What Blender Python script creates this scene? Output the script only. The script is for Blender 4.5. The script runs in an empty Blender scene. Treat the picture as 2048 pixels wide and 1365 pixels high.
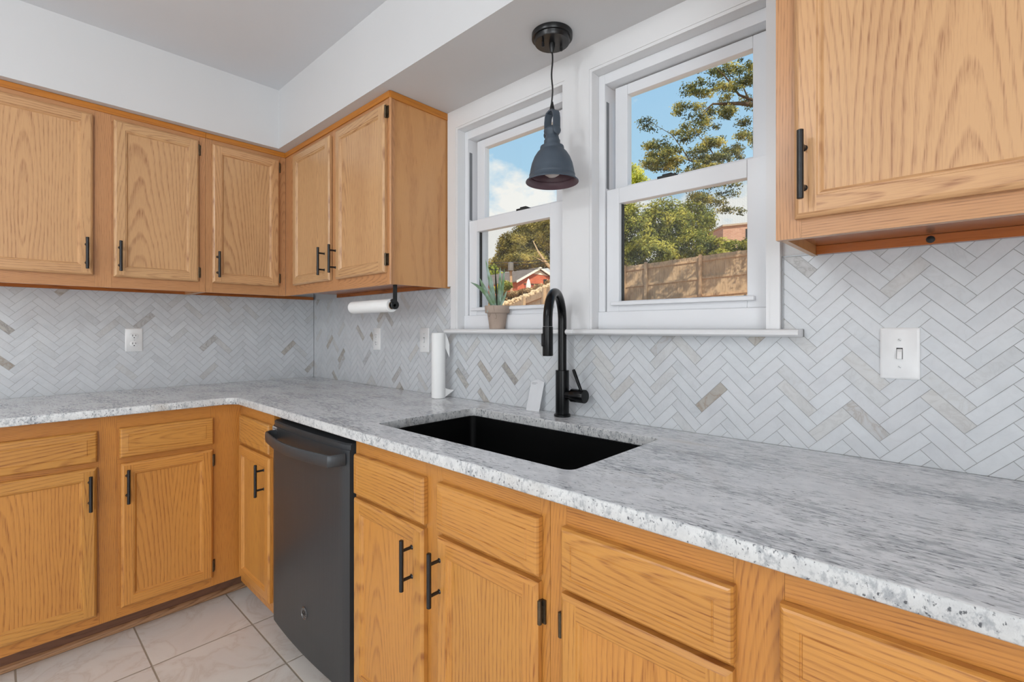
import bpy, bmesh, math, random
from mathutils import Vector, Matrix, noise
rnd = random.Random(7)
S = bpy.context.scene
COL = S.collection
PI = math.pi

# ------------------------------------------------------------------ camera, world, sun, exposure
CAMP = Vector((3.0073, -1.3838, 1.214))
YAW = math.radians(46.954)
FD = Vector((-math.cos(YAW), math.sin(YAW), 0))
RD = Vector((math.sin(YAW), math.cos(YAW), 0))
FPX = 968.24
cam = bpy.data.cameras.new('camera'); camo = bpy.data.objects.new('camera', cam); COL.objects.link(camo)
cam.sensor_width = 36; cam.lens = FPX / 2048 * 36
cam.shift_y = -(682.5 - 658.5) / 2048.0
camo.location = CAMP
camo.rotation_euler = FD.to_track_quat('-Z', 'Y').to_euler()
cam.clip_start = 0.02; cam.clip_end = 500
S.camera = camo

S.view_settings.view_transform = 'Standard'; S.view_settings.look = 'None'
S.view_settings.gamma = 1.0; S.view_settings.use_curve_mapping = False
S.view_settings.exposure = -0.12

w = bpy.data.worlds.new('sky'); S.world = w; w.use_nodes = True
nt = w.node_tree; nt.nodes.clear()
def nn(t, typ, **kw):
    n = t.nodes.new(typ)
    for k, v in kw.items():
        if k.startswith('i_'):
            n.inputs[k[2:]].default_value = v
        else: setattr(n, k, v)
    return n
def ramp(t, stops, src=None, interp='LINEAR'):
    r = t.nodes.new('ShaderNodeValToRGB'); e = r.color_ramp; e.interpolation = interp
    while len(e.elements) < len(stops): e.elements.new(0.5)
    for el, (p, c) in zip(e.elements, stops):
        el.position = p; el.color = (c[0], c[1], c[2], 1) if not isinstance(c, (int, float)) else (c, c, c, 1)
    if src is not None: t.links.new(src, r.inputs[0])
    return r
def math_(t, op, a, b=None, clamp=False):
    m = t.nodes.new('ShaderNodeMath'); m.operation = op; m.use_clamp = clamp
    for i, x in enumerate((a, b)):
        if x is None: continue
        if isinstance(x, (int, float)): m.inputs[i].default_value = x
        else: t.links.new(x, m.inputs[i])
    return m.outputs[0]
def mixc(t, f, a, b, mode='MIX'):
    m = t.nodes.new('ShaderNodeMix'); m.data_type = 'RGBA'; m.blend_type = mode
    for sock, x in ((m.inputs[0], f), (m.inputs[6], a), (m.inputs[7], b)):
        if isinstance(x, (int, float)): sock.default_value = x
        elif isinstance(x, tuple): sock.default_value = (x[0], x[1], x[2], 1)
        else: t.links.new(x, sock)
    return m.outputs[2]
def srgb(r, g, b):
    f = lambda c: (c / 255 / 12.92) if c / 255 <= .04045 else ((c / 255 + .055) / 1.055) ** 2.4
    return (f(r), f(g), f(b))
tc = nn(nt, 'ShaderNodeTexCoord')
sep = nn(nt, 'ShaderNodeSeparateXYZ'); nt.links.new(tc.outputs['Generated'], sep.inputs[0])
elev = sep.outputs[2]
blue = ramp(nt, [(0.0, srgb(196, 218, 232)), (0.3, srgb(172, 210, 235)), (0.5, srgb(160, 202, 236)), (1, srgb(90, 145, 212))], elev)
mp = nn(nt, 'ShaderNodeMapping'); mp.inputs['Scale'].default_value = (1, 1, 1.6); mp.inputs['Location'].default_value = (3.1, 1.7, 0.25)
nt.links.new(tc.outputs['Generated'], mp.inputs[0])
nz = nn(nt, 'ShaderNodeTexNoise', i_Scale=4.2, i_Detail=6.0, i_Roughness=0.55); nt.links.new(mp.outputs[0], nz.inputs['Vector'])
bias = math_(nt, 'MULTIPLY', math_(nt, 'SUBTRACT', 0.29, elev), 1.6)
cm = math_(nt, 'ADD', nz.outputs[0], bias)
cmask = ramp(nt, [(0.50, 0.0), (0.585, 1.0)], cm)
skyc = mixc(nt, cmask.outputs[0], blue.outputs[0], (0.93, 0.91, 0.88))
bg = nn(nt, 'ShaderNodeBackground'); bg.inputs[1].default_value = 1.12
nt.links.new(skyc, bg.inputs[0])
wo = nn(nt, 'ShaderNodeOutputWorld'); nt.links.new(bg.outputs[0], wo.inputs[0])

def light(name, typ, loc, energy, color=(1, 1, 1), look=None, **kw):
    l = bpy.data.lights.new(name, typ); l.energy = energy; l.color = color
    for k, v in kw.items(): setattr(l, k, v)
    o = bpy.data.objects.new(name, l); COL.objects.link(o); o.location = loc
    if look is not None: o.rotation_euler = (Vector(look) - Vector(loc)).to_track_quat('-Z', 'Y').to_euler()
    return o
light('sun', 'SUN', (12, -6, 20), 5.4, (1.0, 0.90, 0.74), look=(12 - .75, -6 + .65, 20 - .95), angle=0.009)
light('ceiling_lamp', 'POINT', (2.02, -2.35, 2.26), 24, (0.955, 0.985, 1.0), shadow_soft_size=0.09)
light('room_fill_point', 'POINT', (2.1, -3.95, 1.3), 42, (0.93, 0.98, 1.0), shadow_soft_size=0.25)  # added fill point behind the camera, lifts the ceiling; no fixture stands here
light('rear_fill_area', 'AREA', (2.4, -4.6, 1.4), 7, (0.90, 0.96, 1.0), look=(1.4, 0, 1.3), shape='RECTANGLE', size=2.6, size_y=1.7)  # added weak fill from the rear; the wall behind it has no window
light('side_fill_area', 'AREA', (5.12, -2.9, 1.35), 97, (0.92, 0.97, 1.0), look=(0, -2.0, 1.45), shape='RECTANGLE', size=2.4, size_y=2.0)  # added broad fill from the right to brighten the left wall; no door here

# ------------------------------------------------------------------ mesh helpers
ORG = {}
class MB:
    def __init__(s): s.v = []; s.f = []; s.m = []
    def poly(s, pts, m=0):
        i = len(s.v); s.v += [tuple(p) for p in pts]; s.f.append(tuple(range(i, i + len(pts)))); s.m.append(m)
    def box(s, x0, x1, y0, y1, z0, z1, m=0):
        x0, x1 = min(x0, x1), max(x0, x1); y0, y1 = min(y0, y1), max(y0, y1); z0, z1 = min(z0, z1), max(z0, z1)
        i = len(s.v)
        s.v += [(x0, y0, z0), (x1, y0, z0), (x1, y1, z0), (x0, y1, z0), (x0, y0, z1), (x1, y0, z1), (x1, y1, z1), (x0, y1, z1)]
        for q in ((0, 3, 2, 1), (4, 5, 6, 7), (0, 1, 5, 4), (1, 2, 6, 5), (2, 3, 7, 6), (3, 0, 4, 7)):
            s.f.append(tuple(i + k for k in q)); s.m.append(m)
        return s
    def loft(s, rings, m=0, cap0=True, cap1=True, closed=True):
        n = len(rings[0]); base = len(s.v)
        for r in rings: s.v += [tuple(p) for p in r]
        for k in range(len(rings) - 1):
            for j in range(n if closed else n - 1):
                a = base + k * n + j; b = base + k * n + (j + 1) % n
                s.f.append((a, b, b + n, a + n)); s.m.append(m)
        if cap0: s.f.append(tuple(base + j for j in range(n))[::-1]); s.m.append(m)
        if cap1: s.f.append(tuple(base + (len(rings) - 1) * n + j for j in range(n))); s.m.append(m)
        return s
    def lathe(s, prof, c, seg=32, axis=(0, 0, 1), m=0, cap0=True, cap1=True):
        A = Vector(axis).normalized(); U = A.orthogonal().normalized(); W = A.cross(U); c = Vector(c)
        return s.loft([[c + A * h + (U * math.cos(2 * PI * j / seg) + W * math.sin(2 * PI * j / seg)) * max(r, 1e-5) for j in range(seg)] for r, h in prof], m, cap0, cap1)
    def cyl(s, p0, p1, r, seg=16, m=0, r1=None):
        p0 = Vector(p0); p1 = Vector(p1)
        return s.lathe([(r, 0), (r if r1 is None else r1, (p1 - p0).length)], p0, seg, p1 - p0, m)
    def tube(s, pts, r, seg=8, m=0):
        pts = [Vector(p) for p in pts]; rr = r if isinstance(r, (list, tuple)) else [r] * len(pts)
        rings = []; U = None
        for i, p in enumerate(pts):
            t = (pts[min(i + 1, len(pts) - 1)] - pts[max(i - 1, 0)]).normalized()
            U = t.orthogonal().normalized() if U is None else (U - t * U.dot(t)).normalized()
            W = t.cross(U)
            rings.append([p + (U * math.cos(2 * PI * j / seg) + W * math.sin(2 * PI * j / seg)) * rr[i] for j in range(seg)])
        return s.loft(rings, m)
    def build(s, name, mats, parent=None, origin=None, smooth=False, bevel=0, seg=2, fix=True):
        if parent is not None: org = ORG[parent.name]
        else: org = Vector(origin) if origin is not None else Vector((0, 0, 0))
        me = bpy.data.meshes.new(name)
        me.from_pydata([(x - org.x, y - org.y, z - org.z) for x, y, z in s.v], [], s.f)
        for mt in (mats if isinstance(mats, (list, tuple)) else [mats]): me.materials.append(mt)
        me.polygons.foreach_set('material_index', s.m)
        if fix:
            bm = bmesh.new(); bm.from_mesh(me); bmesh.ops.recalc_face_normals(bm, faces=bm.faces); bm.to_mesh(me); bm.free()
        if smooth:
            me.polygons.foreach_set('use_smooth', [True] * len(me.polygons))
            me.set_sharp_from_angle(angle=math.radians(38))
        me.update()
        o = bpy.data.objects.new(name, me); COL.objects.link(o)
        if parent is not None: o.parent = parent
        else: o.location = org
        ORG[o.name] = org
        if bevel:
            b = o.modifiers.new('bevel', 'BEVEL'); b.width = bevel; b.segments = seg; b.limit_method = 'ANGLE'; b.angle_limit = math.radians(40); b.harden_normals = False
        return o
def empty(name, loc):
    o = bpy.data.objects.new(name, None); COL.objects.link(o); o.location = loc; o.empty_display_size = .05
    ORG[o.name] = Vector(loc); return o
def tag(o, label=None, cat=None, group=None, kind=None):
    if label: o['label'] = label
    if cat: o['category'] = cat
    if group: o['group'] = group
    if kind: o['kind'] = kind
    return o

# ------------------------------------------------------------------ materials
def mat(name):
    m = bpy.data.materials.new(name); m.use_nodes = True; t = m.node_tree; t.nodes.clear()
    o = nn(t, 'ShaderNodeOutputMaterial'); b = nn(t, 'ShaderNodeBsdfPrincipled'); t.links.new(b.outputs[0], o.inputs[0])
    return m, t, b
def plain(name, col, rough=.5, metal=0, spec=.5, nscale=None, namt=.06, bump=0, bscale=200, coat=0):
    m, t, b = mat(name)
    b.inputs['Roughness'].default_value = rough; b.inputs['Metallic'].default_value = metal
    b.inputs['Specular IOR Level'].default_value = spec; b.inputs['Coat Weight'].default_value = coat
    tcx = nn(t, 'ShaderNodeTexCoord')
    n = nn(t, 'ShaderNodeTexNoise', i_Scale=nscale or 12.0, i_Detail=3.0); t.links.new(tcx.outputs['Object'], n.inputs['Vector'])
    lo = tuple(c * (1 - namt) for c in col); hi = tuple(min(1, c * (1 + namt)) for c in col)
    t.links.new(ramp(t, [(.3, lo), (.7, hi)], n.outputs[0]).outputs[0], b.inputs['Base Color'])
    if bump:
        n2 = nn(t, 'ShaderNodeTexNoise', i_Scale=bscale, i_Detail=3.0); t.links.new(tcx.outputs['Object'], n2.inputs['Vector'])
        bp = nn(t, 'ShaderNodeBump', i_Strength=bump, i_Distance=.002); t.links.new(n2.outputs[0], bp.inputs['Height']); t.links.new(bp.outputs[0], b.inputs['Normal'])
    return m
def oak(name, vert, light_, dark_, rings=110., swirl=3., contrast=.62, rough=.36):
    m, t, b = mat(name)
    tcx = nn(t, 'ShaderNodeTexCoord'); oi = nn(t, 'ShaderNodeObjectInfo')
    sp = nn(t, 'ShaderNodeSeparateXYZ'); t.links.new(tcx.outputs['Object'], sp.inputs[0])
    hor = math_(t, 'SUBTRACT', sp.outputs[0], sp.outputs[1])
    ac, al = (hor, sp.outputs[2]) if vert else (sp.outputs[2], hor)
    off = math_(t, 'MULTIPLY', oi.outputs['Random'], 37.0)
    ac = math_(t, 'ADD', ac, off)
    def vec(sa, sl, z=None):
        c = nn(t, 'ShaderNodeCombineXYZ')
        t.links.new(math_(t, 'MULTIPLY', ac, sa), c.inputs[0]); t.links.new(math_(t, 'MULTIPLY', al, sl), c.inputs[1])
        t.links.new(off, c.inputs[2]); return c.outputs[0]
    n1 = nn(t, 'ShaderNodeTexNoise', i_Scale=1.0, i_Detail=1.5, i_Roughness=.4); t.links.new(vec(7.0, 1.6), n1.inputs['Vector'])
    n1b = nn(t, 'ShaderNodeTexNoise', i_Scale=1.0, i_Detail=2.0); t.links.new(vec(34, 9), n1b.inputs['Vector'])
    u_ = math_(t, 'MULTIPLY', math_(t, 'SUBTRACT', math_(t, 'FRACT', math_(t, 'DIVIDE', ac, .31)), .5), .31)
    a_ = math_(t, 'MULTIPLY', math_(t, 'ADD', al, math_(t, 'MULTIPLY', math_(t, 'SUBTRACT', math_(t, 'FRACT', math_(t, 'MULTIPLY', off, 3.7)), .5), .9)), .10)
    dist = math_(t, 'SQRT', math_(t, 'ADD', math_(t, 'MULTIPLY', u_, u_), math_(t, 'MULTIPLY', a_, a_)))
    ph = math_(t, 'ADD', math_(t, 'MULTIPLY', dist, rings), math_(t, 'MULTIPLY', n1.outputs[0], swirl))
    ph = math_(t, 'ADD', ph, math_(t, 'MULTIPLY', n1b.outputs[0], .55))
    sw = math_(t, 'FRACT', ph)
    ring = ramp(t, [(0, 0), (.5, .12), (.78, 1.0), (.88, .8), (1, 0)], sw).outputs[0]
    n2 = nn(t, 'ShaderNodeTexNoise', i_Scale=1.0, i_Detail=2.0); t.links.new(vec(520, 22), n2.inputs['Vector'])
    pore = ramp(t, [(.48, 0), (.66, 1)], n2.outputs[0]).outputs[0]
    n3 = nn(t, 'ShaderNodeTexNoise', i_Scale=1.0, i_Detail=2.0); t.links.new(vec(9, 1.6), n3.inputs['Vector'])
    mask = math_(t, 'ADD', math_(t, 'MULTIPLY', math_(t, 'MULTIPLY', ring, contrast * .95), n3.outputs[0]), math_(t, 'MULTIPLY', math_(t, 'MULTIPLY', pore, math_(t, 'ADD', ring, .30)), contrast * .75))
    mask = math_(t, 'ADD', mask, math_(t, 'MULTIPLY', math_(t, 'SUBTRACT', n3.outputs[0], .5), .55), clamp=True)
    c = mixc(t, mask, light_, dark_)
    tint = mixc(t, oi.outputs['Random'], (1.0, .97, .93), (.94, 1.0, 1.0))
    c = mixc(t, .8, c, tint, 'MULTIPLY')
    t.links.new(c, b.inputs['Base Color'])
    b.inputs['Roughness'].default_value = rough
    b.inputs['Coat Weight'].default_value = .22; b.inputs['Coat Roughness'].default_value = .22
    bp = nn(t, 'ShaderNodeBump', i_Strength=.12, i_Distance=.001); t.links.new(math_(t, 'MULTIPLY', mask, -1.0), bp.inputs['Height']); t.links.new(bp.outputs[0], b.inputs['Normal'])
    return m
def woodset(nm, ol, od, fl, fd):
    return dict(v=oak(nm + '_stile', True, ol, od), h=oak(nm + '_rail', False, ol, od), p=oak(nm + '_panel', True, ol, od, rings=88., swirl=4.2, contrast=.62),
                f=oak(nm + '_frame', True, fl, fd, rings=190., swirl=2., contrast=.6), fh=oak(nm + '_frame_rail', False, fl, fd, rings=190., swirl=2., contrast=.6))
WU = woodset('upper_oak', srgb(208, 162, 116), srgb(152, 102, 66), srgb(196, 142, 96), srgb(142, 94, 60))
WLO = woodset('lower_oak', srgb(205, 142, 68), srgb(146, 84, 34), srgb(198, 132, 60), srgb(142, 82, 34))
OAKS = oak('birch_side', True, srgb(206, 150, 96), srgb(170, 112, 66), rings=12., swirl=3., contrast=.5)
OAKT = oak('oak_trim', False, srgb(196, 124, 44), srgb(150, 84, 24), rings=40., swirl=4., contrast=.4)
PINE = oak('pine_rail', False, srgb(184, 104, 44), srgb(120, 56, 18), rings=26., swirl=4., contrast=.7, rough=.25)
TOE = oak('toe_kick_wood', False, srgb(120, 80, 58), srgb(84, 52, 36), rings=70., swirl=6., contrast=.5, rough=.6)
SHOE = oak('shoe_mold', False, srgb(182, 140, 104), srgb(120, 82, 54), rings=140., swirl=6., contrast=.7, rough=.5)
BLACK = plain('black_metal', (.008, .008, .009), .32, 0, .5)
MATTEBLACK = plain('matte_black', (.0025, .0027, .0033), .26, 0, .26)
SINKM = plain('black_sink', (.0016, .0016, .0018), .45, 0, .2)
BRONZE = plain('antique_bronze', srgb(92, 80, 64), .42, .8, .5, 60, .3)
PAINT = plain('white_paint', srgb(214, 214, 215), .55, 0, .35, 3, .012, .05, 260)
CEILM = plain('ceiling_paint', srgb(219, 221, 225), .8, 0, .2, 3, .01)
TRIMP = plain('white_trim_paint', srgb(226, 226, 227), .3, 0, .5, 6, .012)
VINYL = plain('white_vinyl', srgb(226, 227, 230), .28, 0, .5, 6, .01)
SHADOWV = plain('track_grey', srgb(120, 122, 126), .5)
PLATE = plain('white_plate', srgb(232, 232, 232), .3, 0, .5)
DARKSLOT = plain('dark_slot', (.02, .02, .02), .6)
STEELG = plain('slot_metal', srgb(150, 150, 148), .35, .8)
SLATE = plain('slate_blue', srgb(70, 80, 91), .5, 0, .4, 30, .06)
MAROON = plain('shade_inside', srgb(96, 72, 80), .45, 0, .5, 20, .1)
BULB = plain('frosted_bulb', srgb(200, 190, 185), .3)
PAPER = plain('paper_towel', srgb(243, 243, 242), .9, 0, .1, 30, .01, .3, 500)
CARD = plain('white_card', srgb(216, 217, 220), .6)
CARDB = plain('cardboard', srgb(150, 130, 110), .8)
POTM = plain('pot_clay', srgb(172, 154, 141), .85, 0, .2, 25, .05)
CRACK = plain('pot_crack', srgb(95, 80, 70), .9)
SOIL = plain('soil', srgb(70, 55, 42), .95)
GROUT = plain('grout', srgb(168, 168, 166), .85)
EDGEM = plain('tile_edge', srgb(165, 167, 170), .35, .3)
RUBBER = plain('gasket_black', (.006, .006, .006), .6)

def leafmat(name, cols, rough=.6, trans=.25, scale=9.):
    m, t, b = mat(name)
    a = nn(t, 'ShaderNodeAttribute'); a.attribute_name = 'tone'
    r = ramp(t, [(i / (len(cols) - 1), c) for i, c in enumerate(cols)], a.outputs['Fac'])
    t.links.new(r.outputs[0], b.inputs['Base Color']); b.inputs['Roughness'].default_value = rough
    tr = nn(t, 'ShaderNodeBsdfTranslucent'); t.links.new(r.outputs[0], tr.inputs[0])
    mx = nn(t, 'ShaderNodeMixShader'); mx.inputs[0].default_value = trans
    t.links.new(b.outputs[0], mx.inputs[1]); t.links.new(tr.outputs[0], mx.inputs[2])
    t.links.new(mx.outputs[0], [n for n in t.nodes if n.type == 'OUTPUT_MATERIAL'][0].inputs[0]); return m
AGAVE, at_, ab_ = mat('agave_leaf')
tcx = nn(at_, 'ShaderNodeTexCoord'); nz_ = nn(at_, 'ShaderNodeTexNoise', i_Scale=26.0, i_Detail=2.0); at_.links.new(tcx.outputs['Object'], nz_.inputs['Vector'])
at_.links.new(ramp(at_, [(.35, srgb(116, 146, 100)), (.65, srgb(172, 190, 184))], nz_.outputs[0]).outputs[0], ab_.inputs['Base Color']); ab_.inputs['Roughness'].default_value = .4
AGAVED = plain('agave_dark', srgb(40, 44, 34), .5)

# brushed dark stainless
STEEL, t, b = mat('black_stainless')
tcx = nn(t, 'ShaderNodeTexCoord'); mpx = nn(t, 'ShaderNodeMapping'); mpx.inputs['Scale'].default_value = (600, 600, 4)
t.links.new(tcx.outputs['Object'], mpx.inputs[0]); n_ = nn(t, 'ShaderNodeTexNoise', i_Scale=1.0, i_Detail=2.0); t.links.new(mpx.outputs[0], n_.inputs['Vector'])
t.links.new(ramp(t, [(.3, srgb(66, 68, 71)), (.7, srgb(72, 75, 78))], n_.outputs[0]).outputs[0], b.inputs['Base Color'])
b.inputs['Metallic'].default_value = .45; b.inputs['Roughness'].default_value = .40

# marble tile
TILE, t, b = mat('marble_tile')
tcx = nn(t, 'ShaderNodeTexCoord'); at = nn(t, 'ShaderNodeAttribute'); at.attribute_name = 'tone'
at2 = nn(t, 'ShaderNodeAttribute'); at2.attribute_name = 'seed'
cx = nn(t, 'ShaderNodeCombineXYZ'); t.links.new(math_(t, 'MULTIPLY', at2.outputs['Fac'], 40.0), cx.inputs[0]); t.links.new(math_(t, 'MULTIPLY', at2.outputs['Fac'], 17.0), cx.inputs[2])
va = nn(t, 'ShaderNodeVectorMath'); va.operation = 'ADD'; t.links.new(tcx.outputs['Object'], va.inputs[0]); t.links.new(cx.outputs[0], va.inputs[1])
base = ramp(t, [(0, srgb(207, 209, 212)), (.5, srgb(211, 214, 217)), (.70, srgb(205, 208, 211)), (.82, srgb(203, 202, 200)), (.90, srgb(193, 195, 198)), (.955, srgb(190, 186, 180)), (1.0, srgb(158, 153, 146))], at.outputs['Fac'])
nv = nn(t, 'ShaderNodeTexNoise', i_Scale=20.0, i_Detail=5.0, i_Roughness=.6, i_Distortion=1.2); t.links.new(va.outputs[0], nv.inputs['Vector'])
vein = math_(t, 'ABSOLUTE', math_(t, 'SUBTRACT', nv.outputs[0], .5))
vm = ramp(t, [(0, 1.0), (.035, .35), (.11, 0)], vein).outputs[0]
amt = ramp(t, [(.6, .05), (.85, .20), (1, .75)], at.outputs['Fac']).outputs[0]
nb = nn(t, 'ShaderNodeTexNoise', i_Scale=14.0, i_Detail=3.0); t.links.new(va.outputs[0], nb.inputs['Vector'])
clo = ramp(t, [(.42, (1, 1, 1)), (.72, (.90, .905, .912))], nb.outputs[0]).outputs[0]
c = mixc(t, 1.0, base.outputs[0], clo, 'MULTIPLY')
veinc = mixc(t, at2.outputs['Fac'], srgb(120, 120, 124), srgb(150, 128, 104))
c = mixc(t, math_(t, 'MULTIPLY', vm, amt), c, veinc)
t.links.new(c, b.inputs['Base Color']); b.inputs['Roughness'].default_value = .34; b.inputs['Specular IOR Level'].default_value = .45

# granite
def granite(name, scale, edge):
    m, t, b = mat(name)
    tcx = nn(t, 'ShaderNodeTexCoord')
    def nz(sc, scale=1.0, det=5.0, rough=.6, loc=0.0, dist=0.):
        mp = nn(t, 'ShaderNodeMapping'); mp.inputs['Scale'].default_value = sc; mp.inputs['Location'].default_value = (loc, loc, loc); mp.inputs['Rotation'].default_value = (0, 0, 0 if edge else -.16)
        t.links.new(tcx.outputs['Object'], mp.inputs[0])
        n = nn(t, 'ShaderNodeTexNoise', i_Scale=scale, i_Detail=det, i_Roughness=rough, i_Distortion=dist); t.links.new(mp.outputs[0], n.inputs['Vector']); return n.outputs[0]
    big = nz((3.6, 9, 9), 1.0, 3.0, loc=3)
    s1 = nz(scale, 1.0, 6.0, .68)
    s2 = nz(tuple(x * 2.1 for x in scale), 1.0, 3.0, .6, loc=9)
    base = ramp(t, [(.35, srgb(230, 231, 233) if not edge else srgb(214, 214, 213)), (.7, srgb(208, 210, 214) if not edge else srgb(196, 196, 196))], nz((30, 45, 45), 1.0, 4.0, .6, loc=5)).outputs[0]
    k = math_(t, 'ADD', s1, math_(t, 'MULTIPLY', math_(t, 'SUBTRACT', big, .5), .52 if not edge else .25))
    g = ramp(t, [(.50, 0), (.585, .60), (.70, 1)], k).outputs[0]
    c = mixc(t, math_(t, 'MULTIPLY', g, .80), base, srgb(138, 142, 148))
    k2 = math_(t, 'ADD', s2, math_(t, 'MULTIPLY', math_(t, 'SUBTRACT', big, .5), .22))
    c = mixc(t, ramp(t, [(.60, 0), (.67, .9)], k2).outputs[0], c, srgb(72, 74, 80))
    c = mixc(t, ramp(t, [(.62, 0), (.8, .35)], nz((4, 9, 9), 1.0, 3.0, .5, loc=17)).outputs[0], c, srgb(188, 172, 152))
    t.links.new(c, b.inputs['Base Color'])
    b.inputs['Roughness'].default_value = .16 if not edge else .3
    b.inputs['Specular IOR Level'].default_value = .5
    if edge:
        bp = nn(t, 'ShaderNodeBump', i_Strength=.35, i_Distance=.004); t.links.new(s1, bp.inputs['Height']); t.links.new(bp.outputs[0], b.inputs['Normal'])
    return m
GTOP = granite('granite_top', (30, 120, 120), False)
GEDGE = granite('granite_edge', (95, 95, 60), True)

# floor tile
FLOORM, t, b = mat('floor_tile')
tcx = nn(t, 'ShaderNodeTexCoord'); sp = nn(t, 'ShaderNodeSeparateXYZ'); t.links.new(tcx.outputs['Object'], sp.inputs[0])
TW = .3365
def grid(s, off):
    a = math_(t, 'DIVIDE', math_(t, 'SUBTRACT', s, off), TW)
    fr = math_(t, 'FRACT', a); return math_(t, 'ABSOLUTE', math_(t, 'SUBTRACT', fr, .5)), math_(t, 'FLOOR', a)
gx, ix = grid(sp.outputs[0], .872 - TW * 20); gy, iy = grid(sp.outputs[1], -.658 - TW * 20)
g = math_(t, 'MAXIMUM', gx, gy)
gm = ramp(t, [(.4905, 0), (.4935, 1)], g).outputs[0]
cc = nn(t, 'ShaderNodeCombineXYZ'); t.links.new(ix, cc.inputs[0]); t.links.new(iy, cc.inputs[1])
wn = nn(t, 'ShaderNodeTexWhiteNoise'); t.links.new(cc.outputs[0], wn.inputs[0])
sc_ = nn(t, 'ShaderNodeVectorMath'); sc_.operation = 'SCALE'; sc_.inputs['Scale'].default_value = 20; t.links.new(wn.outputs['Color'], sc_.inputs[0])
va = nn(t, 'ShaderNodeVectorMath'); va.operation = 'ADD'; t.links.new(tcx.outputs['Object'], va.inputs[0]); t.links.new(sc_.outputs[0], va.inputs[1])
nv = nn(t, 'ShaderNodeTexNoise', i_Scale=3.2, i_Detail=5.0, i_Roughness=.55, i_Distortion=2.0); t.links.new(va.outputs[0], nv.inputs['Vector'])
vv = ramp(t, [(0, .55), (.02, .2), (.06, 0)], math_(t, 'ABSOLUTE', math_(t, 'SUBTRACT', nv.outputs[0], .5))).outputs[0]
fb = ramp(t, [(.3, srgb(222, 213, 206)), (.7, srgb(231, 224, 216))], nv.outputs[0]).outputs[0]
fb = mixc(t, math_(t, 'MULTIPLY', vv, .7), fb, srgb(196, 176, 158)); fb = mixc(t, gm, fb, srgb(164, 152, 136))
t.links.new(fb, b.inputs['Base Color']); b.inputs['Roughness'].default_value = .35
bp = nn(t, 'ShaderNodeBump', i_Strength=.5, i_Distance=.002); t.links.new(math_(t, 'SUBTRACT', 1.0, gm), bp.inputs['Height']); t.links.new(bp.outputs[0], b.inputs['Normal'])

# clear glass and insect screen
GLASS = bpy.data.materials.new('window_glass'); GLASS.use_nodes = True; t = GLASS.node_tree; t.nodes.clear()
o_ = nn(t, 'ShaderNodeOutputMaterial'); lw = nn(t, 'ShaderNodeLayerWeight'); lw.inputs[0].default_value = .5; fsc = math_(t, 'ADD', math_(t, 'MULTIPLY', math_(t, 'POWER', lw.outputs['Facing'], 5.0), .5), .015)
tr = nn(t, 'ShaderNodeBsdfTransparent'); gl = nn(t, 'ShaderNodeBsdfGlossy'); gl.inputs['Roughness'].default_value = .02
tr.inputs[0].default_value = (.97, .985, .98, 1)
mx = nn(t, 'ShaderNodeMixShader'); t.links.new(fsc, mx.inputs[0]); t.links.new(tr.outputs[0], mx.inputs[1]); t.links.new(gl.outputs[0], mx.inputs[2]); t.links.new(mx.outputs[0], o_.inputs[0])
SCREEN = bpy.data.materials.new('insect_screen'); SCREEN.use_nodes = True; t = SCREEN.node_tree; t.nodes.clear()
o_ = nn(t, 'ShaderNodeOutputMaterial'); tr = nn(t, 'ShaderNodeBsdfTransparent'); df = nn(t, 'ShaderNodeBsdfDiffuse'); df.inputs[0].default_value = (.25, .24, .23, 1)
tcx = nn(t, 'ShaderNodeTexCoord'); sp = nn(t, 'ShaderNodeSeparateXYZ'); t.links.new(tcx.outputs['Object'], sp.inputs[0])
def weave(s):
    return math_(t, 'LESS_THAN', math_(t, 'FRACT', math_(t, 'MULTIPLY', s, 1 / .0018)), .17)
wv = math_(t, 'MULTIPLY', math_(t, 'MAXIMUM', weave(sp.outputs[0]), weave(sp.outputs[2])), .45)
mx = nn(t, 'ShaderNodeMixShader'); t.links.new(wv, mx.inputs[0]); t.links.new(tr.outputs[0], mx.inputs[1]); t.links.new(df.outputs[0], mx.inputs[2]); t.links.new(mx.outputs[0], o_.inputs[0])

# ------------------------------------------------------------------ room shell
CZ, SZ = 2.470, 2.163           # ceiling height, soffit underside
XE, YE = 5.2, -4.7              # far sides of the room
W1 = (1.400, 1.984); W2 = (2.087, 2.642); WZ = (1.214, 2.085)
f = MB(); f.box(-.2, XE + .2, YE - .2, .25, -.1, 0); tag(f.build('floor', FLOORM), kind='structure')
f = MB(); f.box(-.25, XE + .25, YE - .25, .3, CZ, CZ + .15); tag(f.build('ceiling', CEILM), kind='structure')
f = MB(); f.box(-.2, -.006, YE - .2, .0, 0, CZ); tag(f.build('wall_left', PAINT), kind='structure')
f = MB()
f.box(-.2, XE + .2, .006, .16, 0, WZ[0]); f.box(-.2, XE + .2, .006, .16, WZ[1], CZ)
f.box(-.2, W1[0], .006, .16, *WZ); f.box(W1[1], W2[0], .006, .16, *WZ); f.box(W2[1], XE + .2, .006, .16, *WZ)
tag(f.build('wall_back', PAINT), kind='structure')
f = MB(); f.box(XE, XE + .2, YE - .2, .0, 0, CZ); tag(f.build('wall_right', PAINT), kind='structure')
f = MB(); f.box(-.2, XE, YE - .2, YE, 0, CZ); tag(f.build('wall_front', PAINT), kind='structure')
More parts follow.
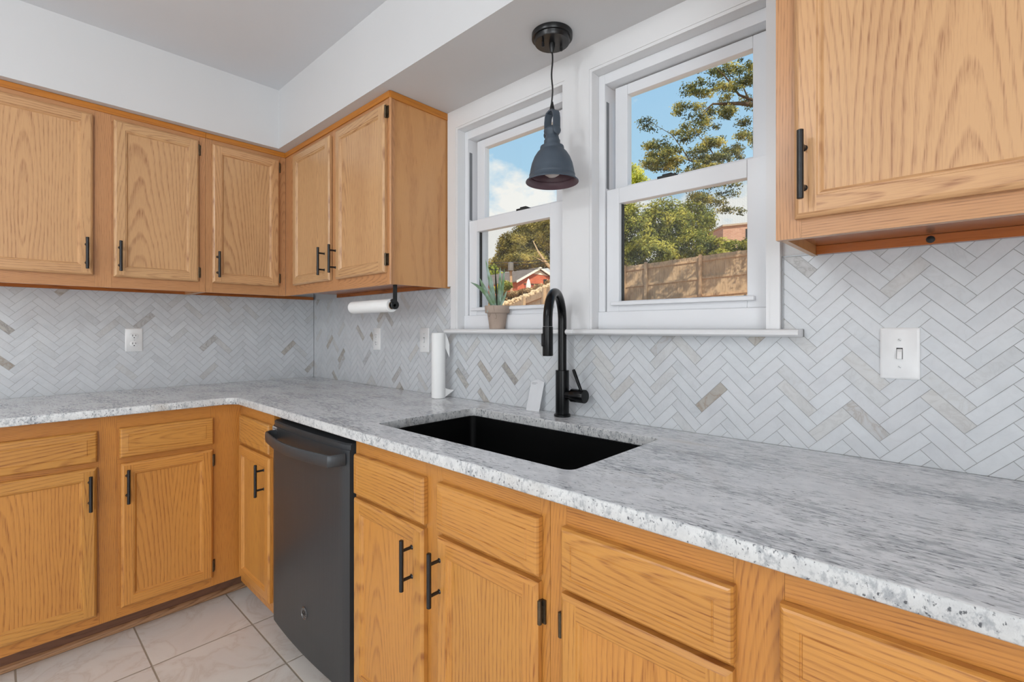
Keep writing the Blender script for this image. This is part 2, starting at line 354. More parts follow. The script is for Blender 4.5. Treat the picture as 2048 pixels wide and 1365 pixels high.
# dropped soffit above the cabinets, one L of two boxes sharing a corner
f = MB(); SX, SY = .372, -.360
f.poly([(-.006, .006, SZ), (-.006, YE, SZ), (SX, YE, SZ), (SX, SY, SZ), (XE, SY, SZ), (XE, .006, SZ)])
f.poly([(SX, YE, SZ), (SX, YE, CZ), (SX, SY, CZ), (SX, SY, SZ)]); f.poly([(SX, SY, SZ), (SX, SY, CZ), (XE, SY, CZ), (XE, SY, SZ)])
tag(f.build('wall_soffit', PAINT, fix=False), kind='structure')

# ------------------------------------------------------------------ window trim
T = -.020
f = MB()
f.box(1.345, 1.366, T, .006, 1.400, SZ); f.box(1.366, W1[0], T, .006, WZ[0], SZ); f.box(W1[1], W2[0], T, .006, WZ[0], SZ); f.box(W2[1], 2.665, T, .006, WZ[0], SZ)
f.box(W1[0], W1[1], T, .006, WZ[1], SZ); f.box(W2[0], W2[1], T, .006, WZ[1], SZ)
for a in (W1, W2):              # deep jamb lining
    f.box(a[0] + .0001, a[0] + .010, T + .0022, .15, WZ[0], WZ[1] - .0001); f.box(a[1] - .010, a[1] - .0001, T + .0022, .15, WZ[0], WZ[1] - .0001); f.box(a[0] + .0101, a[1] - .0101, T + .0022, .1495, WZ[1] - .010, WZ[1] - .0001)
tag(f.build('trim_1', TRIMP), kind='structure')
def sill(name, x0, x1):
    f = MB(); pr = [(.150, 1.196), (.150, 1.214), (-.045, 1.214), (-.052, 1.2115), (-.055, 1.206), (-.054, 1.200), (-.049, 1.1955), (-.040, 1.194)]
    f.loft([[(x0, y, z) for y, z in pr], [(x0 + .001, y, z) for y, z in pr], [(x1 - .001, y, z) for y, z in pr], [(x1, y, z) for y, z in pr]])
    return tag(f.build(name, TRIMP, smooth=True), kind='structure')
sill('trim_2', 1.362, 2.0445); sill('trim_3', 2.0455, 2.713)

# ------------------------------------------------------------------ windows
def window(name, a, dx, lock_x):
    r = empty(name, ((a[0] + a[1]) / 2, .05, WZ[0])); tag(r, kind='structure')
    x0, x1 = a[0] + .010, a[1] - .010; sx = dx
    f = MB(); L = 2.121 + sx
    f.box(x0, L, .024, .144, 1.2722, WZ[1] - .0101); f.box(2.640 + sx, x1 + .0, .024, .145, WZ[0], WZ[1] - .01) if x1 > 2.640 + sx else None
    f.box(L, x1, .0242, .145, 2.040, WZ[1] - .01); f.box(x0, x1, .020, .145, WZ[0] - .001, 1.272)
    f.box(L + .0002, L + .006, .10, .143, 1.2724, 2.0398)
    f.build('frame', VINYL, r, bevel=.0015)
    f = MB(); f.box(L - .001, L + .0006, .034, .050, 1.69, 1.985); f.build('balance_track', SHADOWV, r)
    # upper (outer) sash
    u0, u1 = 2.136 + sx, 2.620 + sx; g0, g1 = 2.182 + sx, 2.575 + sx
    f = MB(); f.box(u0, g0, .066, .096, 1.655, 2.036); f.box(g1, u1 + .03, .066, .096, 1.655, 2.036); f.box(g0, g1, .066, .096, 2.001, 2.036); f.box(g0, g1, .066, .096, 1.655, 1.697)
    s = f.build('upper_sash', VINYL, r, bevel=.002)
    f = MB(); f.box(g0 - .003, g1 + .003, .079, .083, 1.694, 2.004); f.build('pane', GLASS, s)
    # lower (inner) sash
    u0, u1 = 2.124 + sx, 2.655 + sx; g0, g1 = 2.171 + sx, 2.571 + sx
    f = MB(); f.box(u0, g0, .030, .060, 1.272, 1.682); f.box(g1, u1, .030, .060, 1.272, 1.682); f.box(g0, g1, .030, .060, 1.272, 1.307); f.box(g0, g1, .030, .060, 1.631, 1.682)
    f.box(g0 - .022, g1 + .022, .014, .030, 1.292, 1.304)
    s = f.build('lower_sash', VINYL, r, bevel=.002)
    f = MB(); f.box(g0 - .003, g1 + .003, .043, .047, 1.304, 1.634); f.build('pane', GLASS, s)
    f = MB(); f.box(g0 - .0035, g0 + .004, .0475, .0595, 1.304, 1.634); f.build('gasket', RUBBER, s)
    f = MB(); f.box(lock_x - .032, lock_x + .028, .036, .058, 1.682, 1.692); f.box(lock_x - .02, lock_x + .012, .045, .062, 1.690, 1.699); f.build('sash_lock', DARKSLOT, s, bevel=.002)
    f = MB(); f.poly([(x0, .125, 1.27), (x1, .125, 1.27), (x1, .125, 1.70), (x0, .125, 1.70)]); f.build('insect_screen', SCREEN, r, fix=False)
window('window_1', W1, -.692, 1.735); window('window_2', W2, 0, 2.335)

# ------------------------------------------------------------------ herringbone backsplash
def clip(poly, x0, x1, z0, z1):
    for ax, lim, sg in ((0, x0, 1), (0, x1, -1), (1, z0, 1), (1, z1, -1)):
        out = []
        for i in range(len(poly)):
            p, q = poly[i], poly[(i + 1) % len(poly)]
            dp, dq = (p[ax] - lim) * sg, (q[ax] - lim) * sg
            if dp >= 0: out.append(p)
            if dp * dq < 0:
                k = dp / (dp - dq); out.append((p[0] + (q[0] - p[0]) * k, p[1] + (q[1] - p[1]) * k))
        poly = out
        if len(poly) < 3: return None
    return poly
def herringbone(name, regions, X0, Z0, fn, label, nrm, special):
    L, Wd, gr = .1005, .0272, .0011; q2 = math.sqrt(.5); R = random.Random(len(name) * 3 + len(regions))
    mb = MB(); tone = []; seed = []
    xs = [r[0] for r in regions] + [r[1] for r in regions]
    for c in range(-30, 45):
        for k in range(-50, 60):
            for kind in (0, 1):
                if kind == 0: p0, p1, q0, q1 = k * Wd, k * Wd + L, k * Wd, (k + 1) * Wd
                else: p0, p1, q0, q1 = L + k * Wd, L + (k + 1) * Wd, (k + 1) * Wd - L, (k + 1) * Wd
                p0 += gr / 2; p1 -= gr / 2; q0 += gr / 2; q1 -= gr / 2
                ox, oz = X0 + c * math.sqrt(2) * L, Z0
                P = [(ox + (p - q) * q2, oz + (p + q) * q2) for p, q in ((p0, q0), (p1, q0), (p1, q1), (p0, q1))]
                if max(a for a, _ in P) < min(xs) or min(a for a, _ in P) > max(xs) or min(z for _, z in P) > 1.41 or max(z for _, z in P) < .91: continue
                tn = R.random() ** 1.15; sd = R.random(); cx_ = sum(a for a, _ in P) / 4; cz_ = sum(z for _, z in P) / 4
                tn = min(tn * .84, .84) if tn < .955 else .9 + (tn - .955) * 2.0
                for sx_, sz_, st in special:
                    if abs(cx_ - sx_) < .016 and abs(cz_ - sz_) < .014: tn = st
                for rg in regions:
                    pl = clip(P, *rg)
                    if not pl: continue
                    mb.poly([fn(a, z, .002) for a, z in pl]); tone.append(tn); seed.append(sd)
                    for i in range(len(pl)):
                        a, b2 = pl[i], pl[(i + 1) % len(pl)]
                        mb.poly([fn(a[0], a[1], .002), fn(a[0], a[1], 0), fn(b2[0], b2[1], 0), fn(b2[0], b2[1], .002)]); tone.append(tn); seed.append(sd)
    o = mb.build(name, TILE, origin=fn(regions[0][0], .914, 0), fix=False)
    for nm, vals in (('tone', tone), ('seed', seed)):
        a = o.data.attributes.new(nm, 'FLOAT', 'FACE'); a.data.foreach_set('value', vals)
    g = MB()
    for rg in regions:
        g.poly([fn(rg[0], rg[2], .0007), fn(rg[1], rg[2], .0007), fn(rg[1], rg[3], .0007), fn(rg[0], rg[3], .0007)])
    g.build('grout', GROUT, o, fix=False)
    tag(o, label, 'backsplash'); return o
bl = herringbone('backsplash', [(-1.49, -.002, .914, 1.402)], -1.249 - .0713, 1.357 - .1098 + .0385 * 0, lambda a, z, n: (n - .002, a, z),
            'marble herringbone tile backsplash on the left wall around the duplex outlet', 1, [(-.99, 1.30, .95), (-.87, 1.27, .93), (-.70, 1.28, .96)])
bb = herringbone('backsplash', [(0.0, 1.362, .914, 1.398), (1.362, 2.715, .914, 1.1945), (2.668, 2.715, 1.2135, 1.398), (2.715, 3.9, .914, 1.398)], 2.814 - .0713, 1.316 - .1098, lambda a, z, n: (a, -(n - .002), z),
            'marble herringbone tile backsplash on the window wall under the sills', -1,
            [(3.015, 1.20, .99), (2.97, 1.29, .93), (2.725, 1.03, .98), (2.60, 1.10, .99), (2.33, 1.075, .97), (2.18, 1.065, .98), (2.79, 1.16, .92), (1.52, 1.06, .97), (1.57, 1.03, .96), (.53, 1.06, .99), (.72, .98, .95), (2.44, 1.12, .88), (2.50, 1.075, .88)])
f = MB(); f.box(1.362, 1.373, -.004, .004, 1.214, 1.400); f.build('edge_trim', EDGEM, bb)
f = MB(); f.box(2.6655, 2.669, -.004, .004, 1.214, 1.399); f.box(2.6655, 2.735, -.004, .004, 1.398, 1.4005); f.build('edge_trim', EDGEM, bb)

# ------------------------------------------------------------------ countertop with sink cut-out
def rrect(x0, x1, y0, y1, r, n=7):
    out = []
    for cx_, cy_, a0 in ((x1 - r, y1 - r, 0), (x0 + r, y1 - r, 90), (x0 + r, y0 + r, 180), (x1 - r, y0 + r, 270)):
        for i in range(n + 1):
            a = math.radians(a0 + 90 * i / n); out.append((cx_ + r * math.cos(a), cy_ + r * math.sin(a)))
    return out
CE = .6575; SKX = (1.640, 2.398); SKY = (-.550, -.138)
outer = [(.001, -.001), (.001, -1.49), (CE, -1.49)]
rc = .055
for i in range(9):
    a = math.radians(180 - 90 * i / 8); outer.append((CE + rc + rc * math.cos(a), -CE - rc + rc * math.sin(a)))
outer += [(3.9, -CE), (3.9, -.001)]
cu = bpy.data.curves.new('ct', 'CURVE'); cu.dimensions = '2D'; cu.fill_mode = 'BOTH'; cu.extrude = .0115; cu.bevel_depth = .0035; cu.bevel_resolution = 2; cu.offset = -.0035
for pts in (outer, rrect(*SKX, *SKY, .022)):
    s = cu.splines.new('POLY'); s.points.add(len(pts) - 1); s.use_cyclic_u = True
    for p, q in zip(s.points, pts): p.co = (q[0], q[1], 0, 1)
co = bpy.data.objects.new('ct', cu); COL.objects.link(co)
dg = bpy.context.evaluated_depsgraph_get()
me = bpy.data.meshes.new_from_object(co.evaluated_get(dg)); bpy.data.objects.remove(co)
me.name = 'countertop'; me.materials.clear(); me.materials.append(GTOP); me.materials.append(GEDGE)
ct = bpy.data.objects.new('countertop', me); COL.objects.link(ct); ct.location = (0, 0, .899)
me.polygons.foreach_set('material_index', [0 if abs(p.normal.z) > .9 else 1 for p in me.polygons])
tag(ct, 'white and grey speckled granite worktop turning the corner, with sink cut-out', 'countertop')

# ------------------------------------------------------------------ cabinets
class Face:
    def __init__(s, kind, base): s.k = kind; s.b = base
    def p(s, a, z, n): return (s.b + n, a, z) if s.k == 'L' else (a, s.b - n, z)
    def box(s, mb, a0, a1, z0, z1, n0, n1, m=0):
        p, q = s.p(a0, z0, n0), s.p(a1, z1, n1); mb.box(p[0], q[0], p[1], q[1], p[2], q[2], m)
def rect(F, a0, a1, z0, z1, i, n): return [F.p(a0 + i, z0 + i, n), F.p(a1 - i, z0 + i, n), F.p(a1 - i, z1 - i, n), F.p(a0 + i, z1 - i, n)]
def rings(mb, F, a0, a1, z0, z1, prof, mv, mh):
    R = [rect(F, a0, a1, z0, z1, i, n) for i, n in prof]
    for k in range(len(R) - 1):
        for j in range(4):
            mb.poly([R[k][j], R[k][(j + 1) % 4], R[k + 1][(j + 1) % 4], R[k + 1][j]], mh if j in (0, 2) else mv)
    return R[-1]
def handle(F, a, z0, z1, parent, n0=.019, vert=True):
    mb = MB(); n = n0 + .031
    mb.lathe([(.0045, 0), (.0058, .001), (.0058, z1 - z0 - .001), (.0045, z1 - z0)], F.p(a, z0, n), 14)
    zc = (z0 + z1) / 2
    for dz in (-.038, .038):
        mb.cyl(F.p(a, zc + dz, n0 - .0005), F.p(a, zc + dz, n), .0042, 12); mb.cyl(F.p(a, zc + dz, n0 - .0005), F.p(a, zc + dz, n0 + .0025), .0065, 12, r1=.0045)
    mb.build('handle', BLACK, parent, smooth=True)
def hinge(F, a, z, parent, side=1):
    mb = MB(); h = .024
    F.box(mb, a - .0, a + side * .011, z - h, z + h, -.001, .004)
    F.box(mb, a + side * .002, a + side * .006, z - h * .55, z + h * .55, .004, .0075)
    mb.cyl(F.p(a + side * .001, z - h, .010), F.p(a + side * .001, z + h, .010), .0048, 12)
    for s2 in (-1, 1): mb.lathe([(.003, 0), (.003, .003)], F.p(a + side * .001, z + s2 * h - .0015, .010), 10)
    mb.build('hinge', BRONZE, parent, smooth=True)
def door(F, a0, a1, z0, z1, parent, hx=None, hz=None, hinge_side=0, hinges=()):
    mb = MB(); I = .038
    # chamfered rim, butt-jointed stiles and rails, beaded inner moulding
    rings(mb, F, a0, a1, z0, z1, [(0, .001), (0, .0125), (.004, .0165), (.0085, .019)], 0, 1)
    e = .0085
    def q(b0, b1, c0, c1, m): mb.poly([F.p(b0, c0, .019), F.p(b1, c0, .019), F.p(b1, c1, .019), F.p(b0, c1, .019)], m)
    q(a0 + e, a0 + I, z0 + e, z1 - e, 0); q(a1 - I, a1 - e, z0 + e, z1 - e, 0); q(a0 + I, a1 - I, z0 + e, z0 + I, 1); q(a0 + I, a1 - I, z1 - I, z1 - e, 1)
    rings(mb, F, a0, a1, z0, z1, [(I, .019), (I + .0015, .0165), (I + .0045, .0165), (I + .0065, .0150), (I + .0095, .0105), (I + .012, .0085)], 0, 1)
    mb.poly(rect(F, a0, a1, z0, z1, 0, .001), 0)
    WS = WU if z1 > 1 else WLO; d = mb.build('door', [WS['v'], WS['h']], parent)
    mb = MB(); mb.poly(rect(F, a0, a1, z0, z1, I + .008, .0095), 0); mb.build('panel', WS['p'], d, fix=False)
    if hx is not None: handle(F, hx, hz[0], hz[1], d)
    for z in hinges:
        hinge(F, a1 if hinge_side > 0 else a0, z, d, hinge_side)
    return d
def drawer(F, a0, a1, z0, z1, parent):
    mb = MB()
    last = rings(mb, F, a0, a1, z0, z1, [(0, .001), (0, .0120), (.003, .0165), (.006, .0185), (.026, .0205), (.0268, .0192), (.0285, .0192), (.0300, .0210)], 0, 0)
    mb.poly(last, 0); mb.poly(rect(F, a0, a1, z0, z1, 0, .001), 0)
    return mb.build('drawer_front', [WLO['h']], parent)
def frame(F, a0, a1, z0, z1, stiles, rails, parent):
    """stiles: (a0,a1) full height; rails: (z0,z1) between the stiles"""
    mb = MB()
    F.box(mb, a0 + .002, a1 - .002, z0 + .002, z1 - .002, -.018, -.0015, 0)
    for s in stiles: F.box(mb, s[0], s[1], z0, z1, -.019, 0, 0)
    st = sorted(stiles)
    for r in rails:
        lo, hi = r[0], r[1]
        for i in range(len(st) - 1):
            F.box(mb, st[i][1] + .0004, st[i + 1][0] - .0004, lo, hi, -.019, -.0001, 1)
    WS = WU if z1 > 1 else WLO; return mb.build('face_frame', [WS['f'], WS['fh']], parent)

FU_L, FU_R = Face('L', .330), Face('R', -.308)
FB_L, FB_R = Face('L', .622), Face('R', -.622)
UB, UT = 1.392, SZ - .001
DZ = (1.440, 2.114)
# --- upper cabinets, left wall, two-door unit
c = empty('upper_cabinet', (.165, -1.08, UB)); tag(c, 'double-door oak wall cabinet farthest left along the left wall', 'cabinet')
A0, A1 = -1.455, -.6865
frame(FU_L, A0, A1, UB, UT, [(A0, -1.425), (-1.093, -1.038), (-.711, A1)], [(UB, 1.446), (2.108, UT)], c)
mb = MB(); mb.box(.002, .311, A0, A0 + .012, UB + .002, UT); mb.box(.002, .311, A1 - .014, A1 - .001, UB + .002, UT); mb.box(.002, .311, A0, A1 - .001, UB + .022, UB + .034); mb.build('carcass', OAKS, c)
mb = MB(); mb.box(.002, .020, A0, A1 - .002, UB + .004, UB + .0215); mb.build('hanging_rail', PINE, c)
mb = MB(); FU_L.box(mb, A0, A1, UT - .026, UT, 0, .006); mb.build('top_molding', OAKT, c, bevel=.001)
door(FU_L, -1.42, -1.100, *DZ, c, -1.121, (1.462, 1.592)); door(FU_L, -1.032, -.717, *DZ, c, -1.013, (1.462, 1.592), 1, (1.484, 2.070))
# --- upper cabinet, left wall corner unit
c = empty('upper_cabinet', (.165, -.50, UB)); tag(c, 'narrow single-door oak wall cabinet in the corner on the left wall', 'cabinet')
A0, A1 = -.6855, -.309
frame(FU_L, A0, A1, UB, UT, [(A0, -.655), (-.344, A1)], [(UB, 1.446), (2.108, UT)], c)
mb = MB(); mb.box(.002, .311, A0 + .001, A0 + .014, UB + .002, UT); mb.box(.002, .311, A0 + .001, -.31, UB + .022, UB + .034); mb.build('carcass', OAKS, c)
mb = MB(); mb.box(.002, .020, A0 + .014, -.012, UB + .004, UB + .0215); mb.build('hanging_rail', PINE, c)
mb = MB(); FU_L.box(mb, A0, A1 + .0, UT - .026, UT, 0, .006); mb.build('top_molding', OAKT, c, bevel=.001)
door(FU_L, -.659, -.346, *DZ, c, -.639, (1.464, 1.590), 1, (1.484, 2.075))
# --- upper cabinet on the window wall
c = empty('upper_cabinet', (.84, -.15, UB)); tag(c, 'double-door oak wall cabinet with bare side panel, left of the windows', 'cabinet')
A0, A1 = .3305, 1.342
frame(FU_R, A0, A1, UB, UT, [(A0, .460), (.862, .915), (1.318, A1)], [(UB, 1.446), (2.108, UT)], c)
mb = MB(); mb.box(1.326, 1.338, -.289, -.001, UB + .002, UT, 0); mb.box(.334, 1.326, -.289, -.002, UB + .022, UB + .034, 1); mb.build('carcass', [OAKS, PINE], c)
mb = MB(); mb.box(.336, 1.325, -.020, -.003, UB + .004, UB + .0215); mb.build('hanging_rail', PINE, c)
mb = MB(); FU_R.box(mb, A0 + .007, A1 + .001, UT - .026, UT, 0, .006); mb.box(1.338, 1.346, -.310, -.001, UT - .028, UT); mb.build('top_molding', OAKT, c, bevel=.001)
mb = MB(); mb.cyl((1.339, -.305, UB), (1.339, -.305, UT), .0062, 12); mb.build('corner_bead', WU['f'], c, smooth=True)
door(FU_R, .458, .858, *DZ, c, .817, (1.464, 1.594)); door(FU_R, .917, 1.320, *DZ, c, .925, (1.467, 1.595), 1, (1.492, 2.082))
# --- upper cabinet right of the windows
c = empty('upper_cabinet', (3.1, -.15, UB)); tag(c, 'large oak wall cabinet hung right of the windows above the light switch', 'cabinet')
A0, A1 = 2.730, 3.62
frame(FU_R, A0, A1, UB, UT, [(A0, 2.775), (3.56, A1)], [(UB, 1.437), (2.108, UT)], c)
mb = MB(); mb.box(A0 + .002, A0 + .014, -.290, -.001, UB + .002, UT, 0); mb.box(A0 + .014, A1, -.290, -.003, UB + .024, UB + .036, 1); mb.build('carcass', [OAKS, PINE], c)
mb = MB(); mb.box(A0 + .0145, A1, -.020, -.003, UB + .003, UB + .0235); mb.build('hanging_rail', PINE, c)
mb = MB(); mb.lathe([(.0075, 0), (.0075, .002), (.003, .005)], (2.955, -.0205, UB + .013), 14, (0, -1, 0)); mb.build('screw', DARKSLOT, c, smooth=True)
door(FU_R, 2.766, 3.575, 1.428, 2.114, c, 2.784, (1.457, 1.586))

# --- base cabinets
BB, BT = .098, .8835
DRZ = (.716, .831); BDZ = (.138, .694)
def base_shell(c, x0, x1, y0, y1, toe, BT=BT):
    mb = MB(); tk = .0
    if toe == 'L':
        mb.box(.002, .602, y0, y0 + .013, BB, BT); mb.box(.002, .602, y1 - .013, y1, BB, BT); mb.box(.002, .602, y0 + .013, y1 - .013, BB, BB + .013)
    else:
        mb.box(x0, x0 + .013, -.602, -.002, BB, BT); mb.box(x1 - .013, x1, -.602, -.002, BB, BT); mb.box(x0 + .013, x1 - .013, -.602, -.002, BB, BB + .013)
    mb.build('carcass', OAKS, c)
c = empty('base_cabinet', (.31, -1.1, 0)); tag(c, 'two-door oak base cabinet with two drawer fronts along the left wall', 'cabinet')
A0, A1 = -1.475, -.6225
frame(FB_L, A0, A1, BB, BT, [(A0, -1.435), (-1.112, -1.060), (-.742, A1)], [(BB, .146), (.688, .722), (.825, BT)], c)
base_shell(c, 0, 0, A0, -.66, 'L')
drawer(FB_L, -1.43, -1.119, *DRZ, c); drawer(FB_L, -1.053, -.735, *DRZ, c)
door(FB_L, -1.43, -1.120, *BDZ, c, -1.141, (.542, .673)); door(FB_L, -1.049, -.737, *BDZ, c, -1.031, (.543, .674), 1, (.188, .645))
mb = MB(); mb.box(.50, .523, A0, -.57, .001, BB); mb.build('toe_kick', TOE, c)
mb = MB(); pr = [(.523, .001), (.5385, .001), (.5385, .010), (.534, .017), (.527, .022), (.523, .022)]
mb.loft([[(x, A0, z) for x, z in pr], [(x, -.552, z) for x, z in pr]]); mb.build('shoe_molding', SHOE, c)
c = empty('base_cabinet', (.82, -.31, 0)); tag(c, 'narrow oak corner base cabinet with one drawer front, left of the dishwasher', 'cabinet')
frame(FB_R, .6225, 1.004, BB - .02, BT, [(.6225, .652), (.982, 1.004)], [(BB - .02, .13), (.688, .712), (.828, BT)], c)
base_shell(c, .645, 1.003, 0, 0, 'R'); drawer(FB_R, .650, .984, .712, .831, c); door(FB_R, .646, .990, .120, .698, c, .942, (.541, .671))
mb = MB(); mb.box(.56, 1.003, -.555, -.545, .001, BB - .003); mb.build('toe_kick', TOE, c)
c = empty('base_cabinet', (2.0, -.31, 0)); tag(c, 'two-door oak sink base cabinet between the dishwasher and the long drawers', 'cabinet')
A0, A1 = 1.640, 2.4005
frame(FB_R, A0, A1, BB, BT, [(A0, 1.66), (1.993, 2.060), (2.376, A1)], [(BB, .146), (.688, .722), (.828, BT)], c)
base_shell(c, A0, A1, 0, 0, 'R', .690)
drawer(FB_R, 1.652, 2.000, .714, .834, c); drawer(FB_R, 2.054, 2.381, .714, .834, c)
door(FB_R, 1.652, 2.000, .138, .702, c, 1.955, (.541, .673)); door(FB_R, 2.056, 2.380, .138, .702, c, 2.070, (.544, .676), 1, (.642, .19))
mb = MB(); mb.box(A0, A1, -.555, -.545, .001, BB); mb.build('toe_kick', TOE, c)
c = empty('base_cabinet', (2.8, -.31, 0)); tag(c, 'oak base cabinet nearest the camera with wide drawer fronts, right of the sink base', 'cabinet')
A0, A1 = 2.4015, 3.88
frame(FB_R, A0, A1, BB, BT, [(A0, 2.441), (2.753, 2.822), (3.15, 3.22), (3.54, A1)], [(BB, .146), (.688, .722), (.828, BT)], c)
base_shell(c, A0, A1, 0, 0, 'R')
drawer(FB_R, 2.438, 2.757, .714, .831, c); drawer(FB_R, 2.819, 3.155, .714, .831, c); drawer(FB_R, 3.213, 3.548, .714, .831, c); door(FB_R, 3.213, 3.548, .138, .704, c)
d = door(FB_R, 2.438, 2.756, .138, .704, c, None, None, -1, ()); door(FB_R, 2.819, 3.155, .138, .704, c)
for z in (.636, .19):
    mb = MB(); mb.lathe([(.002, 0), (.0048, .002), (.0048, .050), (.002, .052)], FB_R.p(2.431, z - .026, .006), 12); FB_R.box(mb, 2.431, 2.436, z - .02, z + .02, 0, .004); mb.build('hinge', BRONZE, d, smooth=True)
mb = MB(); mb.box(A0, A1, -.555, -.545, .001, BB); mb.build('toe_kick', TOE, c)

# ------------------------------------------------------------------ dishwasher
dw = empty('dishwasher', (1.325, -.33, 0)); tag(dw, 'dark stainless dishwasher with curved bar handle under the granite worktop', 'dishwasher')
mb = MB(); mb.box(1.012, 1.634, -.600, -.03, .10, .874); mb.box(1.03, 1.62, -.56, -.03, .005, .10); mb.build('tub', RUBBER, dw)
DX0, DX1 = 1.026, 1.622
def bow(x): return -.640 - .013 * (1 - ((x - (DX0 + DX1) / 2) / ((DX1 - DX0) / 2)) ** 2)
mb = MB(); N = 24; R = []
for i in range(N + 1):
    x = DX0 + (DX1 - DX0) * i / N; yb = bow(x); e = .006 if i in (0, N) else 0
    R.append([(x, -.602, .078), (x, yb + .006 + e, .078), (x, yb + e, .086), (x, yb + e, .838), (x, yb + .004 + e, .8395), (x, yb + .004 + e, .853), (x, yb + .010 + e, .858), (x, -.602, .858)])
mb.loft(R); dd = mb.build('door', STEEL, dw, smooth=True)
mb = MB()
R = []; H0_, H1_ = 1.082, 1.596
prof = [(0, 0, .0), (.012, -.004, .0)]
path = [(H0_, -.640), (H0_ - .004, -.665), (H0_ + .006, -.682), (H0_ + .03, -.689)]
for i in range(1, 16):
    tt = i / 16; x = H0_ + .03 + (H1_ - H0_ - .045) * tt; path.append((x, -.689 - .026 * math.sin(PI * tt)))
path += [(H1_ - .004, -.6875), (H1_ + .0, -.680), (H1_ + .008, -.640)]
for i, (x, y) in enumerate(path):
    p0 = Vector(path[max(i - 1, 0)]); p1 = Vector(path[min(i + 1, len(path) - 1)]); tn = (p1 - p0).normalized(); nr = Vector((tn.y, -tn.x))
    if nr.y > 0 and i > 3 and i < len(path) - 3: nr = -nr
    h = .0055
    ring = []
    for a, z in ((-1, .796), (-.7, .7925), (.5, .791), (1, .7955), (1.15, .810), (1, .8235), (.5, .828), (-.7, .8265), (-1, .823)):
        ring.append((x + nr.x * h * a, y + nr.y * h * a, z))
    R.append(ring)
mb.loft(R); mb.build('handle', STEEL, dd, smooth=True)
mb = MB(); mb.box(1.044, 1.104, bow(1.075) - .0008, bow(1.075) + .004, .8130, .8375); mb.build('label_plate', plain('label_grey', srgb(170, 172, 175), .4, .1), dd, bevel=.001)
mb = MB()
for rr in range(2):
    for k in range(5):
        x = 1.051 + k * .010; z = .8305 - rr * .0105 + (k % 2) * .0008
        mb.box(x, x + .0062, bow(1.075) - .0014, bow(1.075), z - .0015, z + .0015)
mb.build('label_text', plain('label_ink', srgb(30, 30, 32), .5), dd)
mb = MB(); yb = bow(1.33); cc_ = (1.345, yb + .001, .234)
mb.lathe([(.0215, 0), (.0215, .002), (.0190, .0036), (.0175, .0022), (.0, .0022)], cc_, 32, (0, -1, 0)); lg = mb.build('logo_badge', plain('badge_steel', srgb(120, 121, 123), .25, .9), dd, smooth=True)
def text_mesh(body, size, loc, rot, m, parent, name, ex=.0004):
    tcv = bpy.data.curves.new(name, 'FONT'); tcv.body = body; tcv.size = size; tcv.extrude = ex; tcv.align_x = 'CENTER'; tcv.align_y = 'CENTER'
    to = bpy.data.objects.new(name + '_c', tcv); COL.objects.link(to)
    me = bpy.data.meshes.new_from_object(to.evaluated_get(bpy.context.evaluated_depsgraph_get())); bpy.data.objects.remove(to)
    me.materials.clear(); me.materials.append(m)
    o = bpy.data.objects.new(name, me); COL.objects.link(o); o.parent = parent; o.location = Vector(loc) - ORG[parent.name]; o.rotation_euler = rot; ORG[o.name] = Vector(loc); return o
text_mesh('GE', .021, (1.345, yb - .0018, .234), (PI / 2, 0, 0), DARKSLOT, dd, 'logo_letters')

# ------------------------------------------------------------------ sink
sk = empty('sink', (2.02, -.344, .70)); tag(sk, 'black undermount sink bowl set into the granite worktop', 'sink')
mb = MB(); x0, x1 = SKX; y0, y1 = SKY; g = .002
R = []
for off, z, r in ((-.001, .8838, .023), (-.001, .8815, .023), (g, .8815, .022), (g, .72, .022), (.008, .705, .022), (.03, .700, .02)):
    R.append([(x, y, z) for x, y in rrect(x0 + off, x1 - off, y0 + off, y1 - off, r)])
mb.loft(R, cap0=False); mb.build('bowl', SINKM, sk, smooth=True, fix=False)
mb = MB(); mb.lathe([(.055, 0), (.055, .002), (.045, .003), (.042, .001), (.0, .001)], (2.02, -.24, .7003), 32); mb.build('drain', BLACK, sk, smooth=True)

# ------------------------------------------------------------------ faucet
fx, fy = 1.998, -.050; fz = .9146
fa = empty('faucet', (fx, fy, fz)); tag(fa, 'matte black gooseneck pull-down faucet standing behind the sink', 'faucet')
mb = MB(); mb.lathe([(.0285, 0), (.0285, .006), (.0262, .0085), (.0235, .0090)], (fx, fy, fz), 40); mb.build('base', MATTEBLACK, fa, smooth=True)
mb = MB(); mb.lathe([(.0232, 0), (.0232, .1480), (.0222, .1492), (.0150, .1495)], (fx, fy, fz + .009), 40); mb.build('body', MATTEBLACK, fa, smooth=True)
sd = Vector((.070, -.166, 0)).normalized(); ra = .0905
top = 1.240
pts = [Vector((fx, fy, 1.068)), Vector((fx, fy, 1.15)), Vector((fx, fy, top))]
cen = Vector((fx, fy, top)) + sd * ra
for i in range(1, 25):
    a = PI - PI * i / 24; pts.append(cen + sd * (ra * math.cos(a)) + Vector((0, 0, 1)) * (ra * 1.02 * math.sin(a)))
hd = cen + sd * ra; pts.append(Vector((hd.x, hd.y, 1.222)))
mb = MB(); mb.tube(pts, .0148, 24); mb.build('spout', MATTEBLACK, fa, smooth=True)
mb = MB(); mb.lathe([(.0140, .0905), (.0158, .0900), (.0160, .088), (.0163, .003), (.0155, .0), (.0120, .0), (.0118, .004), (0, .004)], (hd.x, hd.y, 1.131), 36, cap0=True, cap1=True); mb.build('spray_head', MATTEBLACK, fa, smooth=True)
mb = MB(); bd = (-RD * .95 - FD * .3).normalized(); bc = Vector((hd.x, hd.y, 1.180)) + bd * .0168; U = bd.cross(Vector((0, 0, 1))).normalized()
rg = []
